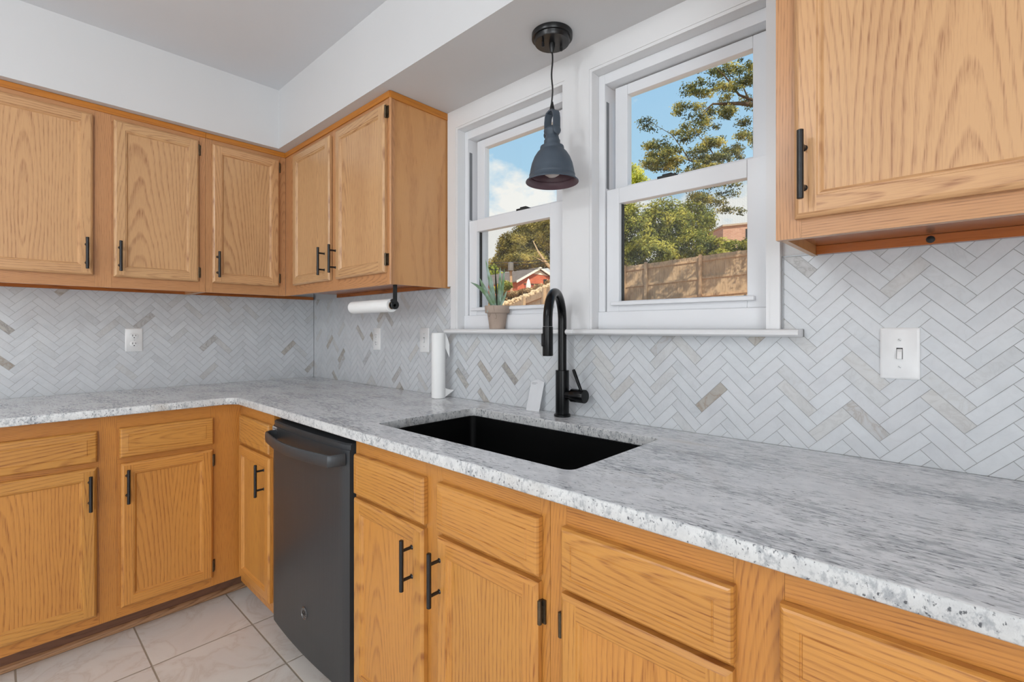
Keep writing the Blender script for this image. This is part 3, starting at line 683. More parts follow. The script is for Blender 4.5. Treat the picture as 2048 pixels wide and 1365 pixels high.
for off, sc in ((-.003, 1), (.0022, 1), (.0034, .75)):
    rg.append([bc + bd * off + U * (x * sc) + Vector((0, 0, y * (1 if sc == 1 else .93))) for x, y in rrect(-.006, .006, -.020, .020, .0055, 4)])
mb.loft(rg); mb.build('spray_button', BLACK, fa, smooth=True)
mb = MB(); mb.lathe([(.0150, 0), (.0150, .040), (.0215, .0405), (.0225, .042), (.0225, .0935), (.0215, .0948), (0, .0948)], (fx, fy, .990), 36, (1, 0, 0)); hb = mb.build('handle', MATTEBLACK, fa, smooth=True)
mb = MB(); mb.tube([(fx + .078, fy, 1.008), (fx + .068, fy, 1.030), (fx + .050, fy, 1.070), (fx + .047, fy, 1.077)], [.0052, .0055, .0058, .0050], 14); mb.build('lever', MATTEBLACK, hb, smooth=True)

# ------------------------------------------------------------------ pendant lamp
px_, py_ = 2.038, -.157
pl = empty('pendant_lamp', (px_, py_, SZ)); tag(pl, 'slate grey bell pendant lamp on a black cord in front of the left window', 'lamp')
mb = MB(); mb.lathe([(.0655, 0), (.0655, -.014), (.0645, -.0155), (.0585, -.0158), (.0570, -.021), (.0560, -.028), (.0545, -.0295), (0, -.0297)], (px_, py_, SZ - .0003), 48); mb.build('canopy', BLACK, pl, smooth=True)
for sx_ in (-1, 1):
    mb = MB(); q = RD * (.030 * sx_) + FD * (.012 * sx_); mb.lathe([(.0035, 0), (.0035, -.006), (.0048, -.007), (.0048, -.016), (.003, -.017)], (px_ + q.x, py_ + q.y, SZ - .0299), 12); mb.build('canopy_nut', BLACK, pl, smooth=True)
mb = MB(); mb.lathe([(.010, 0), (.009, -.012), (.0065, -.026), (.0045, -.030)], (px_, py_, SZ - .0298), 16); mb.build('cord_grip', BLACK, pl, smooth=True)
mb = MB(); cp = [(px_ + .0022 * math.sin(i * .9), py_, SZ - .055 + (1.935 - SZ + .055) * i / 12) for i in range(13)]; mb.tube(cp, .0026, 8); mb.build('cord', BLACK, pl, smooth=True)
mb = MB(); mb.lathe([(.0035, .028), (.0045, .022), (.0075, .010), (.0060, .008), (.0082, .006), (.0082, -.004)], (px_, py_, 1.917), 18); mb.build('strain_relief', BLACK, pl, smooth=True)
yd = (RD * .46 - FD * .888).normalized(); yn = Vector((-yd.y, yd.x, 0))
def C3(a, z, n=0): return Vector((px_, py_, z)) + yd * a + yn * n
mb = MB(); hw = .0125
R = []
for a, z in ((-.0265, 1.842), (-.0265, 1.885), (-.0235, 1.902), (-.016, 1.912), (0, 1.914), (.016, 1.912), (.0235, 1.902), (.0265, 1.885), (.0265, 1.842)):
    ln = Vector((a, (z - 1.87))); k = .0026
    if abs(z - 1.842) < 1e-6 or z == 1.885: o1 = (math.copysign(k, a), 0)
    elif a == 0: o1 = (0, k)
    else: o1 = (math.copysign(k * .7, a), k * .7)
    R.append([C3(a - o1[0], z - o1[1], -hw), C3(a + o1[0], z + o1[1], -hw), C3(a + o1[0], z + o1[1], hw), C3(a - o1[0], z - o1[1], hw)])
mb.loft(R); mb.build('yoke', SLATE, pl, smooth=True)
for s_ in (-1, 1):
    mb = MB(); mb.lathe([(.0135, 0), (.0135, .0045), (.011, .0065), (0, .0068)], C3(.0262 * s_, 1.846), 24, yd * s_); mb.build('pivot_knob', SLATE, pl, smooth=True)
mb = MB(); mb.lathe([(0, 1.8655), (.0150, 1.8650), (.0165, 1.8615), (.0255, 1.8560), (.0268, 1.8520), (.0262, 1.8470), (.0205, 1.8380), (.0205, 1.8360), (.0232, 1.8250), (.0238, 1.8215), (.0258, 1.8205), (.0262, 1.8080), (.0270, 1.8040), (.0375, 1.8010), (.0385, 1.7960), (.0385, 1.7900)],
                    (px_, py_, 0), 48); mb.build('socket_housing', SLATE, pl, smooth=True)
outp = [(.0375, 1.7915), (.0480, 1.7810), (.0575, 1.7660), (.0655, 1.7460), (.0700, 1.7260), (.0725, 1.7120), (.0735, 1.7105), (.0738, 1.7075), (.0730, 1.7060), (.0748, 1.7000), (.0795, 1.6935), (.0845, 1.6895), (.0850, 1.6865)]
inp = [(r - .0025, z - .0008) for r, z in outp[::-1]]
mb = MB(); mb.lathe(outp + [(.0840, 1.6855)], (px_, py_, 0), 64, cap0=False, cap1=False)
k = len(mb.f); mb.lathe([(.0840, 1.6855)] + inp[1:] + [(.001, 1.7880)], (px_, py_, 0), 64, m=1, cap0=False, cap1=False); mb.build('lamp_shade', [SLATE, MAROON], pl, smooth=True, fix=False)
mb = MB(); mb.lathe([(.012, 1.786), (.013, 1.765), (.022, 1.745), (.027, 1.728), (.024, 1.712), (.012, 1.704), (0, 1.702)], (px_, py_, 0), 32); mb.build('bulb', BULB, pl, smooth=True)

# ------------------------------------------------------------------ outlets and switches
def plate(name, F, a, z, label, cat, kind, w_=.070, h_=.1145, angled=0):
    r = empty(name, F.p(a, z, 0)); tag(r, label, cat)
    mb = MB(); rg = [[F.p(a + x, z + y, n) for x, y in rrect(-w_ / 2 + i, w_ / 2 - i, -h_ / 2 + i, h_ / 2 - i, .003, 3)] for i, n in ((0, .0003), (0, .003), (.0035, .0058))]
    mb.loft(rg); mb.build('cover_plate', PLATE, r, smooth=True)
    if kind == 'duplex':
        for dz in (.0195, -.0195):
            mb = MB(); rg = [[F.p(a + x, z + dz + y, n) for x, y in rrect(-.0168 + i, .0168 - i, -.0142 + i, .0142 - i, .012, 6)] for i, n in ((0, .0050), (0, .0072), (.0008, .0078))]
            mb.loft(rg); rc_ = mb.build('receptacle', PLATE, r, smooth=True)
            mb = MB(); F.box(mb, a - .0075, a - .0052, z + dz - .0015, z + dz + .0075, .0076, .0081); F.box(mb, a + .0050, a + .0070, z + dz - .0005, z + dz + .0068, .0076, .0081)
            mb.lathe([(.0025, 0), (.0025, .0006)], F.p(a, z + dz - .0080, .0076), 12, Vector(F.p(0, 0, 1)) - Vector(F.p(0, 0, 0))); mb.build('slots', DARKSLOT, rc_)
        sc = [0]
    else:
        mb = MB(); F.box(mb, a - .0056, a + .0056, z - .0125, z + .0125, .0050, .0060); mb.build('toggle_slot', DARKSLOT, r)
        mb = MB(); v_ = [(-.0048, .0105, .0055), (.0048, .0105, .0055), (.0048, -.0122, .0055), (-.0048, -.0122, .0055)]
        mb.loft([[F.p(a + x, z + y, n) for x, y, n in v_], [F.p(a - .0044, z + .004, .0115), F.p(a + .0044, z + .004, .0115), F.p(a + .0044, z - .0120, .0165), F.p(a - .0044, z - .0120, .0165)]]); mb.build('toggle', PLATE, r, bevel=.0008)
        sc = [.030, -.030]
    for dz in sc:
        mb = MB(); N_ = Vector(F.p(0, 0, 1)) - Vector(F.p(0, 0, 0)); mb.lathe([(.0034, 0), (.0034, .0010), (.0024, .0018), (0, .0019)], F.p(a, z + dz, .0055), 16, N_); s = mb.build('screw', PLATE, r, smooth=True)
        mb = MB(); t0 = F.p(a - .0022, z + dz + .0018, .0075); t1 = F.p(a + .0022, z + dz - .0018, .0075); mb.cyl(t0, t1, .00045, 6); mb.build('screw_slot', SHADOWV, s)
WL, WB = Face('L', .0), Face('R', .0)
plate('wall_outlet', WL, -.9095, 1.1595, 'white duplex outlet on the left wall backsplash', 'outlet', 'duplex')
plate('wall_outlet', WB, .740, 1.1605, 'white duplex outlet under the paper towel holder on the window wall', 'outlet', 'duplex')
plate('light_switch', WB, 1.155, 1.1620, 'white toggle switch partly hidden behind the standing paper towel roll', 'switch', 'toggle')
plate('light_switch', WB, 2.902, 1.1595, 'large white toggle switch plate at the right under the big wall cabinet', 'switch', 'toggle')

# ------------------------------------------------------------------ paper towels
hy, hz, hr = -.262, 1.3115, .0275
th = empty('towel_holder', (1.13, hy, UB)); tag(th, 'black under-cabinet paper towel holder below the wall cabinet left of the windows', 'towel holder')
mb = MB(); mb.box(1.20, 1.318, hy - .010, hy + .010, UB + .0150, UB + .0215); mb.build('mounting_bar', BLACK, th, bevel=.001)
mb = MB(); mb.cyl((.968, hy, hz), (1.302, hy, hz), .006, 14); mb.build('rod', BLACK, th, smooth=True)
for xx in (1.304,):
    mb = MB(); mb.box(xx - .002, xx + .002, hy - .009, hy + .009, hz + .004, UB + .016)
    mb.lathe([(.017, 0), (.019, .002), (.019, .006), (.013, .008), (.012, .010)], (xx - (.002 if xx > 1.2 else -.002), hy + .003, hz + .002), 20, (-1 if xx > 1.2 else 1, 0, 0))
    mb.lathe([(.0075, 0), (.0075, .008)], (xx - .004, hy - .012, hz + .018), 14, (1, 0, 0)); mb.build('arm', BLACK, th, smooth=True)
def roll(mb, c0, axis, ln, r, ri, m=0):
    mb.lathe([(ri, 0), (r - .002, 0), (r, .002), (r, ln - .002), (r - .002, ln), (ri, ln), (ri, 0)], c0, 48, axis, m, False, False)
rl = empty('paper_towel_roll', (1.13, hy, hz)); tag(rl, 'white paper towel roll hanging under the wall cabinet', 'paper towels')
mb = MB(); roll(mb, (.966, hy, hz), (1, 0, 0), .316, hr, .0165); mb.build('paper', PAPER, rl, smooth=True)
mb = MB(); mb.box(.968, 1.280, hy - hr - .0004, hy - hr + .003, hz + .002, hz + .0038); mb.build('sheet_edge', PAPER, rl)
mb = MB(); roll(mb, (.964, hy, hz), (1, 0, 0), .320, .0165, .0145); mb.build('core', CARDB, rl, smooth=True)
sx0, sy0 = 1.337, -.064
rl = empty('paper_towel_roll', (sx0, sy0, .9146)); tag(rl, 'white paper towel roll standing upright on the worktop left of the sink', 'paper towels')
mb = MB(); roll(mb, (sx0, sy0, .9146), (0, 0, 1), .2830, .0300, .0160); mb.build('paper', PAPER, rl, smooth=True)
mb = MB(); roll(mb, (sx0, sy0, .9146), (0, 0, 1), .2810, .0160, .0145); mb.build('core', CARDB, rl, smooth=True)
mb = MB()
tdir = (RD * .97 + FD * .25).normalized(); st = Vector((sx0, sy0, 0)) + RD * .0285
def sheet(z0f, z1f, lenf, n=8, curl=.35):
    rows = []
    for i in range(n + 1):
        u = i / n; d = tdir * (lenf * u) + FD * (curl * lenf * u * u * .5)
        rows.append([st + d + Vector((0, 0, z0f(u))), st + d + Vector((0, 0, z1f(u)))])
    for i in range(n): mb.poly([rows[i][0], rows[i + 1][0], rows[i + 1][1], rows[i][1]])
sheet(lambda u: 1.135 - .045 * u, lambda u: 1.196 - .050 * u ** 1.5, .019)
o2s = mb; o = mb.build('loose_sheet', PAPER, rl, fix=False); sm = o.modifiers.new('thick', 'SOLIDIFY'); sm.thickness = .0006; mb = MB()
sheet(lambda u: .918 + .026 * u, lambda u: .958 - .020 * u + .010 * u * u, .036, curl=.6)
o = mb.build('loose_sheet', PAPER, rl, fix=False)
sm = o.modifiers.new('thick', 'SOLIDIFY'); sm.thickness = .0006

# ------------------------------------------------------------------ card leaning on backsplash
mb = MB(); a_, b_ = Vector((1.8290, -.046, .9147)), Vector((1.8850, -.038, .9147)); up = Vector((-.0015, .0320, .104))
P = [a_, b_, b_ + up * 1.0, (a_ + b_) / 2 + up * 1.095 + Vector((0, 0, 0)), a_ + up]
th_ = Vector((0, -.0012, 0))
mb.loft([P, [p + th_ for p in P]]); cd = mb.build('paper_tag', CARD, origin=(1.857, -.04, .9147)); tag(cd, 'blank white card tag leaning on the backsplash left of the faucet', 'card')
mb = MB()
for k in range(2):
    q0 = a_ + up * (.95 - k * .035) + (b_ - a_) * .1 + th_ * 1.4; q1 = q0 + (b_ - a_) * (.40 - .1 * k); mb.poly([q0, q1, q1 + up * .012, q0 + up * .012])
mb.build('fine_print', SHADOWV, cd, fix=False)

# ------------------------------------------------------------------ potted agave on the sill
ptx, pty = 1.640, -.004
pp = empty('potted_agave', (ptx, pty, 1.2143)); tag(pp, 'agave in a cracked beige clay pot on the left windowsill', 'plant')
mb = MB()
mb.lathe([(.0305, 0), (.0315, .002), (.0400, .0615), (.0410, .0625), (.0475, .0630), (.0490, .0650), (.0505, .0900), (.0500, .0925), (.0450, .0925), (.0440, .080), (0, .080)], (ptx, pty - .002, 1.2143), 40); po = mb.build('pot', POTM, pp, smooth=True)
mb = MB()
def onpot(deg, h): 
    r = .0312 + (.0402 - .0312) * h / .062 if h < .062 else .0480 + .0026 * (h - .063) / .027
    a = math.radians(deg); return Vector((ptx + (r + .0002) * math.cos(a), pty - .002 + (r + .0002) * math.sin(a), 1.2143 + h))
mb.tube([onpot(-62, .091), onpot(-58, .064)], .0005, 5); mb.tube([onpot(-56, .061), onpot(-50, .050), onpot(-51, .040), onpot(-60, .041)], .0005, 5); mb.tube([onpot(-88, .060), onpot(-100, .048), onpot(-108, .052)], .0005, 5)
mb.build('cracks', CRACK, po)
mb = MB(); mb.lathe([(.0437, 0), (.0437, .003), (.02, .005), (0, .005)], (ptx, pty - .002, 1.2143 + .0805), 24); mb.build('soil', SOIL, pp, smooth=True)
def blade(base, tip, width, sag=.0, m=AGAVE, curl=None, facing=None):
    base = Vector(base); tip = Vector(tip); n = 12; mb = MB(); d = (tip - base); side = d.cross(facing or -FD).normalized()
    nrm = side.cross(d).normalized(); rows = []
    for i in range(n + 1):
        u = i / n; p = base + d * u + Vector((0, 0, 1)) * (sag * math.sin(PI * u)) ; ww = width * (.55 + .9 * u - 1.45 * u ** 3) if u < 1 else .0003
        ww = max(ww, .0004)
        rows.append([p - side * ww * .5 + nrm * ww * .22, p - side * ww * .28 + nrm * .0002, p + nrm * (-ww * .1), p + side * ww * .28 + nrm * .0002, p + side * ww * .5 + nrm * ww * .22,
                     p + side * ww * .25 - nrm * ww * .12, p - nrm * ww * .22, p - side * ww * .25 - nrm * ww * .12])
    mb.loft(rows); return mb.build('leaf', m, pp, smooth=True)
bz = 1.298
def lf(u, v, dep_off, width, sag=0, m=AGAVE, bx=0):
    dep0 = (Vector((ptx, pty, 0)) - Vector((CAMP.x, CAMP.y, 0))).dot(FD) + dep_off
    tip = CAMP + FD * dep0 + RD * ((u - 1024) / FPX * dep0) + Vector((0, 0, -(v - 658.5) / FPX * dep0))
    blade((ptx + bx * RD.x, pty - .002 + bx * RD.y, bz), tip, width, sag, m)
lf(941, 565, -.05, .017, .020, bx=-.012); lf(959, 556, .0, .022, -.004, bx=-.014); lf(971, 518, .02, .017, 0, bx=-.008)
lf(982, 549, .01, .010, 0, bx=-.004); lf(990, 531, .025, .008, 0, AGAVED, bx=.0); lf(1001, 534, .01, .015, -.004, bx=.004); lf(1009, 536, -.01, .016, -.008, bx=.010)
lf(1014, 581, -.03, .015, -.004, bx=.006); lf(998, 560, -.04, .014, .004, bx=.012); lf(976, 575, -.03, .013, 0, bx=-.004); lf(1003, 588, .0, .012, 0, bx=.016)
blade((ptx - .006, pty - .040, bz + .006), (ptx - .004, pty - .056, bz - .020), .008)

# ================================================================== outdoors
def at(u, v, dep):
    return CAMP + FD * dep + RD * ((u - 1024) / FPX * dep) + Vector((0, 0, -(v - 658.5) / FPX * dep))
def gz(P):
    d = Vector((P[0], P[1], 0)) - Vector((CAMP.x, CAMP.y, 0)); s = d.dot(FD); l = d.dot(RD)
    lat = max(-.6, min(2.45, .35 + (l + .3) * .36)); k = max(0, min(1, (s - 5) / 15)); z = lat * k
    if s > 20: z += (s - 20) * .115
    return z - .12
GRASS = plain('dry_grass', srgb(196, 150, 104), .95, 0, .1, .9, .25)
m_ = GRASS
mb = MB(); NX = 46
def gp(i, j):
    s = -6 + 110 * (i / NX) ** 1.5; l = -45 + 90 * j / NX; p = Vector((CAMP.x, CAMP.y, 0)) + FD * s + RD * l
    return p
gv = {}
for i in range(NX + 1):
    for j in range(NX + 1):
        s = 2.2 + 100 * (i / NX) ** 1.6; l = -40 + 85 * j / NX; P = Vector((CAMP.x, CAMP.y, 0)) + FD * s + RD * l
        if P.y < .3: P.y = .3
        gv[i, j] = (P.x, P.y, gz(P))
for i in range(NX):
    for j in range(NX): mb.poly([gv[i, j], gv[i + 1, j], gv[i + 1, j + 1], gv[i, j + 1]])
o = mb.build('yard_ground', GRASS, smooth=False); tag(o, kind='structure')

FENCEW = oak('fence_wood', True, srgb(196, 164, 132), srgb(136, 106, 82), rings=9., swirl=4., contrast=.5, rough=.8)
def fence(label, top_pts, height, posts, parent_name='fence', thick=.02):
    """top_pts: world points of the fence top line"""
    r = empty(parent_name, top_pts[0] - Vector((0, 0, height))); tag(r, label, 'fence', )
    def P(t):
        tot = len(top_pts) - 1; i = min(int(t * tot), tot - 1); k = t * tot - i; return top_pts[i].lerp(top_pts[i + 1], k)
    ln = sum((top_pts[i + 1] - top_pts[i]).length for i in range(len(top_pts) - 1))
    nb = int(ln / .145); mb = MB()
    dirv = (top_pts[-1] - top_pts[0]); dirv.z = 0; dirv.normalize(); nr = Vector((dirv.y, -dirv.x, 0))
    if nr.dot(-FD) < 0: nr = -nr
    for i in range(nb):
        a, b2 = P(i / nb), P((i + .965) / nb); n = nr * thick; h = Vector((0, 0, height)); jz = Vector((0, 0, rnd.uniform(-.012, .012)))
        mb.loft([[a - h, b2 - h, b2 - h + n, a - h + n], [a + jz, b2 + jz, b2 + jz + n, a + jz + n]])
    mb.build('boards', FENCEW, r)
    for k in (.10, .52, .93):
        mb = MB(); rg = []
        for i in range(9):
            p = P(i / 8) - Vector((0, 0, height * k)); n0, n1 = nr * thick, nr * (thick + .05); rg.append([p + n0 - Vector((0, 0, .05)), p + n1 - Vector((0, 0, .05)), p + n1 + Vector((0, 0, .05)), p + n0 + Vector((0, 0, .05))])
        mb.loft(rg); mb.build('rail', FENCEW, r)
    for t_ in posts:
        p = P(t_); mb = MB(); n0, n1 = nr * (thick + .05), nr * (thick + .16); d = dirv * .055; h = Vector((0, 0, height + .3)); up_ = Vector((0, 0, .04))
        mb.loft([[p - d + n0 - h, p + d + n0 - h, p + d + n1 - h, p - d + n1 - h], [p - d + n0 + up_, p + d + n0 + up_, p + d + n1 + up_, p - d + n1 + up_]]); mb.build('post', FENCEW, r)
    return r
pA, pB = at(1255, 533, 21.5), at(1500, 499, 18.6)
dAB = pB - pA
fence('weathered board fence seen through the right window, under the trees', [pA - dAB * .42, pA, pB, pB + dAB * .9], 1.72, [.02, .315, .393, .545, .675, .85])
pC, pD = at(1000, 618, 20.0), at(1112, 572, 15.8); dCD = pD - pC
fence('light timber fence climbing to the right in the left window', [pC - dCD * .5, pC, pD, pD + dCD * .5], 1.75, [.15, .36, .512, .625, .80])

def foliage(name, blobs, nleaf, size, m, label, cat, trunks=(), wid=.42, group=None, barkm=None, shape='leaf', fill=.55, flat=.0, par=None):
    R = random.Random(hash(name) % 7 + nleaf); mb = MB(); tone = []
    tot = sum(b[1][0] * b[1][1] + b[1][2] * b[1][0] for b in blobs)
    for cpos, rad in blobs:
        nl = int(nleaf * (rad[0] * rad[1] + rad[2] * rad[0]) / tot)
        for _ in range(nl):
            d = Vector((R.gauss(0, 1), R.gauss(0, 1), R.gauss(0, 1))).normalized(); k = fill + (1 - fill) * R.random() ** .7; k *= R.uniform(.8, 1.12)
            p = cpos + RD * (d.x * rad[0] * k) + FD * (d.y * rad[1] * k) + Vector((0, 0, d.z * rad[2] * k))
            nv_ = noise.noise(p * (1.1 / max(size * 9, .5)));
            if nv_ < -.12 and fill < .9 and R.random() < .75: continue
            n = (d + Vector((R.uniform(-.9, .9), R.uniform(-.9, .9), R.uniform(-.5, .9)))).normalized(); U = n.orthogonal().normalized(); ang = R.random() * 2 * PI
            W = n.cross(U); a = U * math.cos(ang) + W * math.sin(ang); b2 = n.cross(a); s = size * R.uniform(.6, 1.3)
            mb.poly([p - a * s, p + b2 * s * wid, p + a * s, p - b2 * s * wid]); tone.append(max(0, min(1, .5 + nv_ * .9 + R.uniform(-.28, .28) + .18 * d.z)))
    root = par or empty(name, blobs[0][0] - Vector((0, 0, blobs[0][1][2])) if not trunks else trunks[0][0][0])
    if not par: tag(root, label, cat, group)
    o = mb.build('foliage', m, root, fix=False); a = o.data.attributes.new('tone', 'FLOAT', 'FACE'); a.data.foreach_set('value', tone)
    for i, (pts, rr) in enumerate(trunks):
        t_ = MB(); t_.tube(pts, rr, 8); t_.build('trunk' if i == 0 else 'branch', barkm or BARK, root, smooth=True)
    return root
BARK = plain('bark', srgb(92, 76, 60), .9, 0, .1, 6, .25)
BARKL = plain('bark_light', srgb(190, 160, 124), .9, 0, .1, 6, .2)
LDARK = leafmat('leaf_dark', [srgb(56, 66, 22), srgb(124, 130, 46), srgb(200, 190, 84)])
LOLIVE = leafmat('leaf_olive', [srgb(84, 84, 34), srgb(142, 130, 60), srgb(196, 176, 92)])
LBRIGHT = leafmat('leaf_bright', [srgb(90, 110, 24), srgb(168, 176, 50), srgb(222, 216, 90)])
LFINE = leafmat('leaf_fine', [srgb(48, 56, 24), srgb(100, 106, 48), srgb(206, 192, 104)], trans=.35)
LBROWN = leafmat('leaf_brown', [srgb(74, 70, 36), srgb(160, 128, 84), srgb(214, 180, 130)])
def B(u, v, dep, ru, rv, rd=None):
    s = dep / FPX; return (at(u, v, dep), (ru * s, (rd if rd else ru * s * .8), rv * s))
def gpt(u, dep):
    p = at(u, 658, dep); p.z = gz(p) - .1; return p
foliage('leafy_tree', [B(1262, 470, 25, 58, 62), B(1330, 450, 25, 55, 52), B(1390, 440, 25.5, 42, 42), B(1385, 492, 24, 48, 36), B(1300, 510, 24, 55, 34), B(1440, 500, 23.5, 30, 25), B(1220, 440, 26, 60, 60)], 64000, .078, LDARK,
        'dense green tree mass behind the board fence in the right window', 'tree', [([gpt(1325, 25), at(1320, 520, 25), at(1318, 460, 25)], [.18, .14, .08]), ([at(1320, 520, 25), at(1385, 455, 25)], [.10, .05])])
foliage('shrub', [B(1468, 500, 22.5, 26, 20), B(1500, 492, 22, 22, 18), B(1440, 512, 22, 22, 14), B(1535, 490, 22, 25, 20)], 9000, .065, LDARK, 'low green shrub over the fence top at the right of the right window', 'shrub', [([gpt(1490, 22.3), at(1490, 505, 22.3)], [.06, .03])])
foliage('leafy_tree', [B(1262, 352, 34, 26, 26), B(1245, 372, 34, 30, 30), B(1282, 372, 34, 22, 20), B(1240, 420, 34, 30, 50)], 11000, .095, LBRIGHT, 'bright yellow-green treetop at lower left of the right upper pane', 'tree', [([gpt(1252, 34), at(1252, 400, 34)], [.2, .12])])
# fine-leaved tree reaching in from the right
limb = [gpt(1640, 17), at(1640, 420, 16.9), at(1590, 290, 16.4), at(1535, 212, 15.9), at(1480, 207, 15.6), at(1425, 208, 15.6), at(1405, 225, 15.5)]
tw = [(limb, [.28, .23, .17, .10, .06, .028, .014]),
      ([at(1535, 212, 15.9), at(1478, 190, 15.6), at(1462, 168, 15.5), at(1448, 150, 15.5), at(1430, 136, 15.3)], [.06, .035, .028, .02, .008]),
      ([at(1500, 206, 15.7), at(1488, 178, 15.9), at(1478, 150, 16.0), at(1500, 118, 16.0)], [.03, .02, .014, .008]),
      ([at(1590, 290, 16.4), at(1500, 330, 16.4), at(1440, 330, 16.2), at(1380, 322, 16.1), at(1330, 300, 16.0)], [.08, .05, .035, .02, .008]),
      ([at(1440, 330, 16.2), at(1415, 290, 16.1), at(1390, 265, 16.0)], [.03, .015, .007]),
      ([at(1380, 322, 16.1), at(1345, 270, 16.0), at(1310, 250, 15.9)], [.018, .012, .006]),
      ([at(1462, 168, 15.5), at(1430, 180, 15.5), at(1400, 178, 15.5)], [.012, .009, .005]),
      ([at(1425, 208, 15.6), at(1400, 238, 15.6), at(1380, 246, 15.6)], [.012, .008, .005]),
      ([at(1440, 330, 16.2), at(1425, 370, 16.2), at(1410, 400, 16.2)], [.02, .012, .006])]
fb_ = []
R9 = random.Random(5)
for (u, v, ru, rv, n) in ((1420, 160, 30, 20, 9), (1395, 178, 32, 14, 7), (1478, 130, 26, 30, 9), (1385, 222, 26, 20, 8), (1440, 212, 30, 20, 8), (1490, 170, 20, 30, 7), (1345, 280, 40, 28, 10), (1310, 305, 34, 32, 10),
                         (1400, 275, 34, 30, 11), (1425, 300, 34, 24, 9), (1370, 318, 50, 26, 14), (1330, 335, 40, 22, 9), (1440, 325, 30, 18, 8), (1495, 270, 16, 26, 5), (1480, 305, 30, 12, 5), (1415, 340, 30, 14, 7), (1410, 385, 28, 24, 8), (1455, 375, 28, 14, 5),
                         (1300, 250, 10, 12, 3), (1470, 420, 18, 12, 2), (1540, 200, 40, 60, 12), (1560, 300, 40, 40, 10)):
    for _ in range(n):
        fb_.append(B(u + R9.uniform(-ru, ru), v + R9.uniform(-rv, rv), 15.9 + R9.uniform(-.9, .9), R9.uniform(10, 26), R9.uniform(6, 14)))
fine = foliage('fine_leaf_tree', fb_, 36000, .046, LFINE, 'open fine-leaved tree with dark limbs against blue sky in the right window', 'tree', tw, fill=.12)
SUND = Vector((.75, -.65, .95))
fs_ = []
for _ in range(34):
    q = at(R9.uniform(1400, 1560), R9.uniform(520, 600), 19.6) + SUND * R9.uniform(3.6, 6.5)
    fs_.append((q, (R9.uniform(.35, .8), R9.uniform(.35, .8), R9.uniform(.15, .35))))
foliage('fine_leaf_tree', fs_, 6000, .060, LFINE, '', '', [([at(1590, 290, 16.4), fs_[0][0]], [.08, .02]), ([at(1590, 290, 16.4), fs_[5][0]], [.08, .02])], fill=.12, par=fine)
# left window
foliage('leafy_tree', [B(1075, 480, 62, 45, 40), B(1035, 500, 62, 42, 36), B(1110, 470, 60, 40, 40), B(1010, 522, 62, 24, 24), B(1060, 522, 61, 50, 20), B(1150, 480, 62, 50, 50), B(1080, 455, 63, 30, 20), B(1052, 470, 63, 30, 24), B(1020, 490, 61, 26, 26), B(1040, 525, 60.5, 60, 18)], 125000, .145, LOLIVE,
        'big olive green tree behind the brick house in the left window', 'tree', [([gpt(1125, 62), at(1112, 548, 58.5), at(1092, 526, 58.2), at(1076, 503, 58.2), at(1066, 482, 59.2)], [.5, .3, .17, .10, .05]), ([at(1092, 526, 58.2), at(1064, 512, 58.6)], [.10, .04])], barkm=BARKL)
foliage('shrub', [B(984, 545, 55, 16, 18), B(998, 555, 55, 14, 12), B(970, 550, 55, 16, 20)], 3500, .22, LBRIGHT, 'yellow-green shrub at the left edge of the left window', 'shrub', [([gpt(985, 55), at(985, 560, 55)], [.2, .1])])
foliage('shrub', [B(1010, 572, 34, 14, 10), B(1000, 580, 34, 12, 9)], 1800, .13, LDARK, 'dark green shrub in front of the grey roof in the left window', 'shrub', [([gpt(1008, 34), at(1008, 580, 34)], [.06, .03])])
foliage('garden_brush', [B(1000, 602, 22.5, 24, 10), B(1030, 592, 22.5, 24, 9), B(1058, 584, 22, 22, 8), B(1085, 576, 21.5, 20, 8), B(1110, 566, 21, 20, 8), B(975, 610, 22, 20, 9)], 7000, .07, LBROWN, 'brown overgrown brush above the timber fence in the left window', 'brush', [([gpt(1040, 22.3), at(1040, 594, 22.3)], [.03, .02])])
STONE = plain('pale_stone', srgb(222, 196, 160), .9, 0, .1, 5, .15)
R8 = random.Random(3); mb = MB()
for i in range(180):
    u = 985 + i * .72; v0 = 618 - (u - 1000) * .41; dep = 19.4 - (u - 1000) * .0365
    p = at(u, v0 - R8.uniform(0, 8), dep + R8.uniform(.35, .9)); s = R8.uniform(.04, .10)
    mb.lathe([(0, -s), (s * .8, -s * .6), (s, 0), (s * .75, s * .6), (0, s * .85)], p, 7, (R8.uniform(-.4, .4), R8.uniform(-.4, .4), 1))
o = mb.build('rubble_bank', STONE, origin=at(1050, 610, 18)); tag(o, 'bank of pale stones and wood scraps along the timber fence top', 'rubble', kind='stuff')

# brick house with gable
def brickmat(name, c1, c2, mort, sc):
    m, t, b = mat(name); tcx = nn(t, 'ShaderNodeTexCoord'); sp = nn(t, 'ShaderNodeSeparateXYZ'); t.links.new(tcx.outputs['Object'], sp.inputs[0])
    cb = nn(t, 'ShaderNodeCombineXYZ'); t.links.new(math_(t, 'SUBTRACT', sp.outputs[0], sp.outputs[1]), cb.inputs[0]); t.links.new(sp.outputs[2], cb.inputs[1])
    br = nn(t, 'ShaderNodeTexBrick'); br.inputs['Scale'].default_value = sc; br.inputs['Color1'].default_value = (*c1, 1); br.inputs['Color2'].default_value = (*c2, 1); br.inputs['Mortar'].default_value = (*mort, 1)
    br.inputs['Mortar Size'].default_value = .014; t.links.new(cb.outputs[0], br.inputs['Vector']); t.links.new(br.outputs[0], b.inputs['Base Color']); b.inputs['Roughness'].default_value = .9; return m
BRICK = brickmat('red_brick', srgb(206, 104, 70), srgb(184, 84, 56), srgb(196, 150, 124), 2.6)
BRICKP = brickmat('pale_brick', srgb(206, 162, 138), srgb(190, 142, 120), srgb(200, 176, 160), 2.2)
ROOFM = plain('grey_shingle', srgb(128, 116, 108), .9, 0, .1, 3, .12)
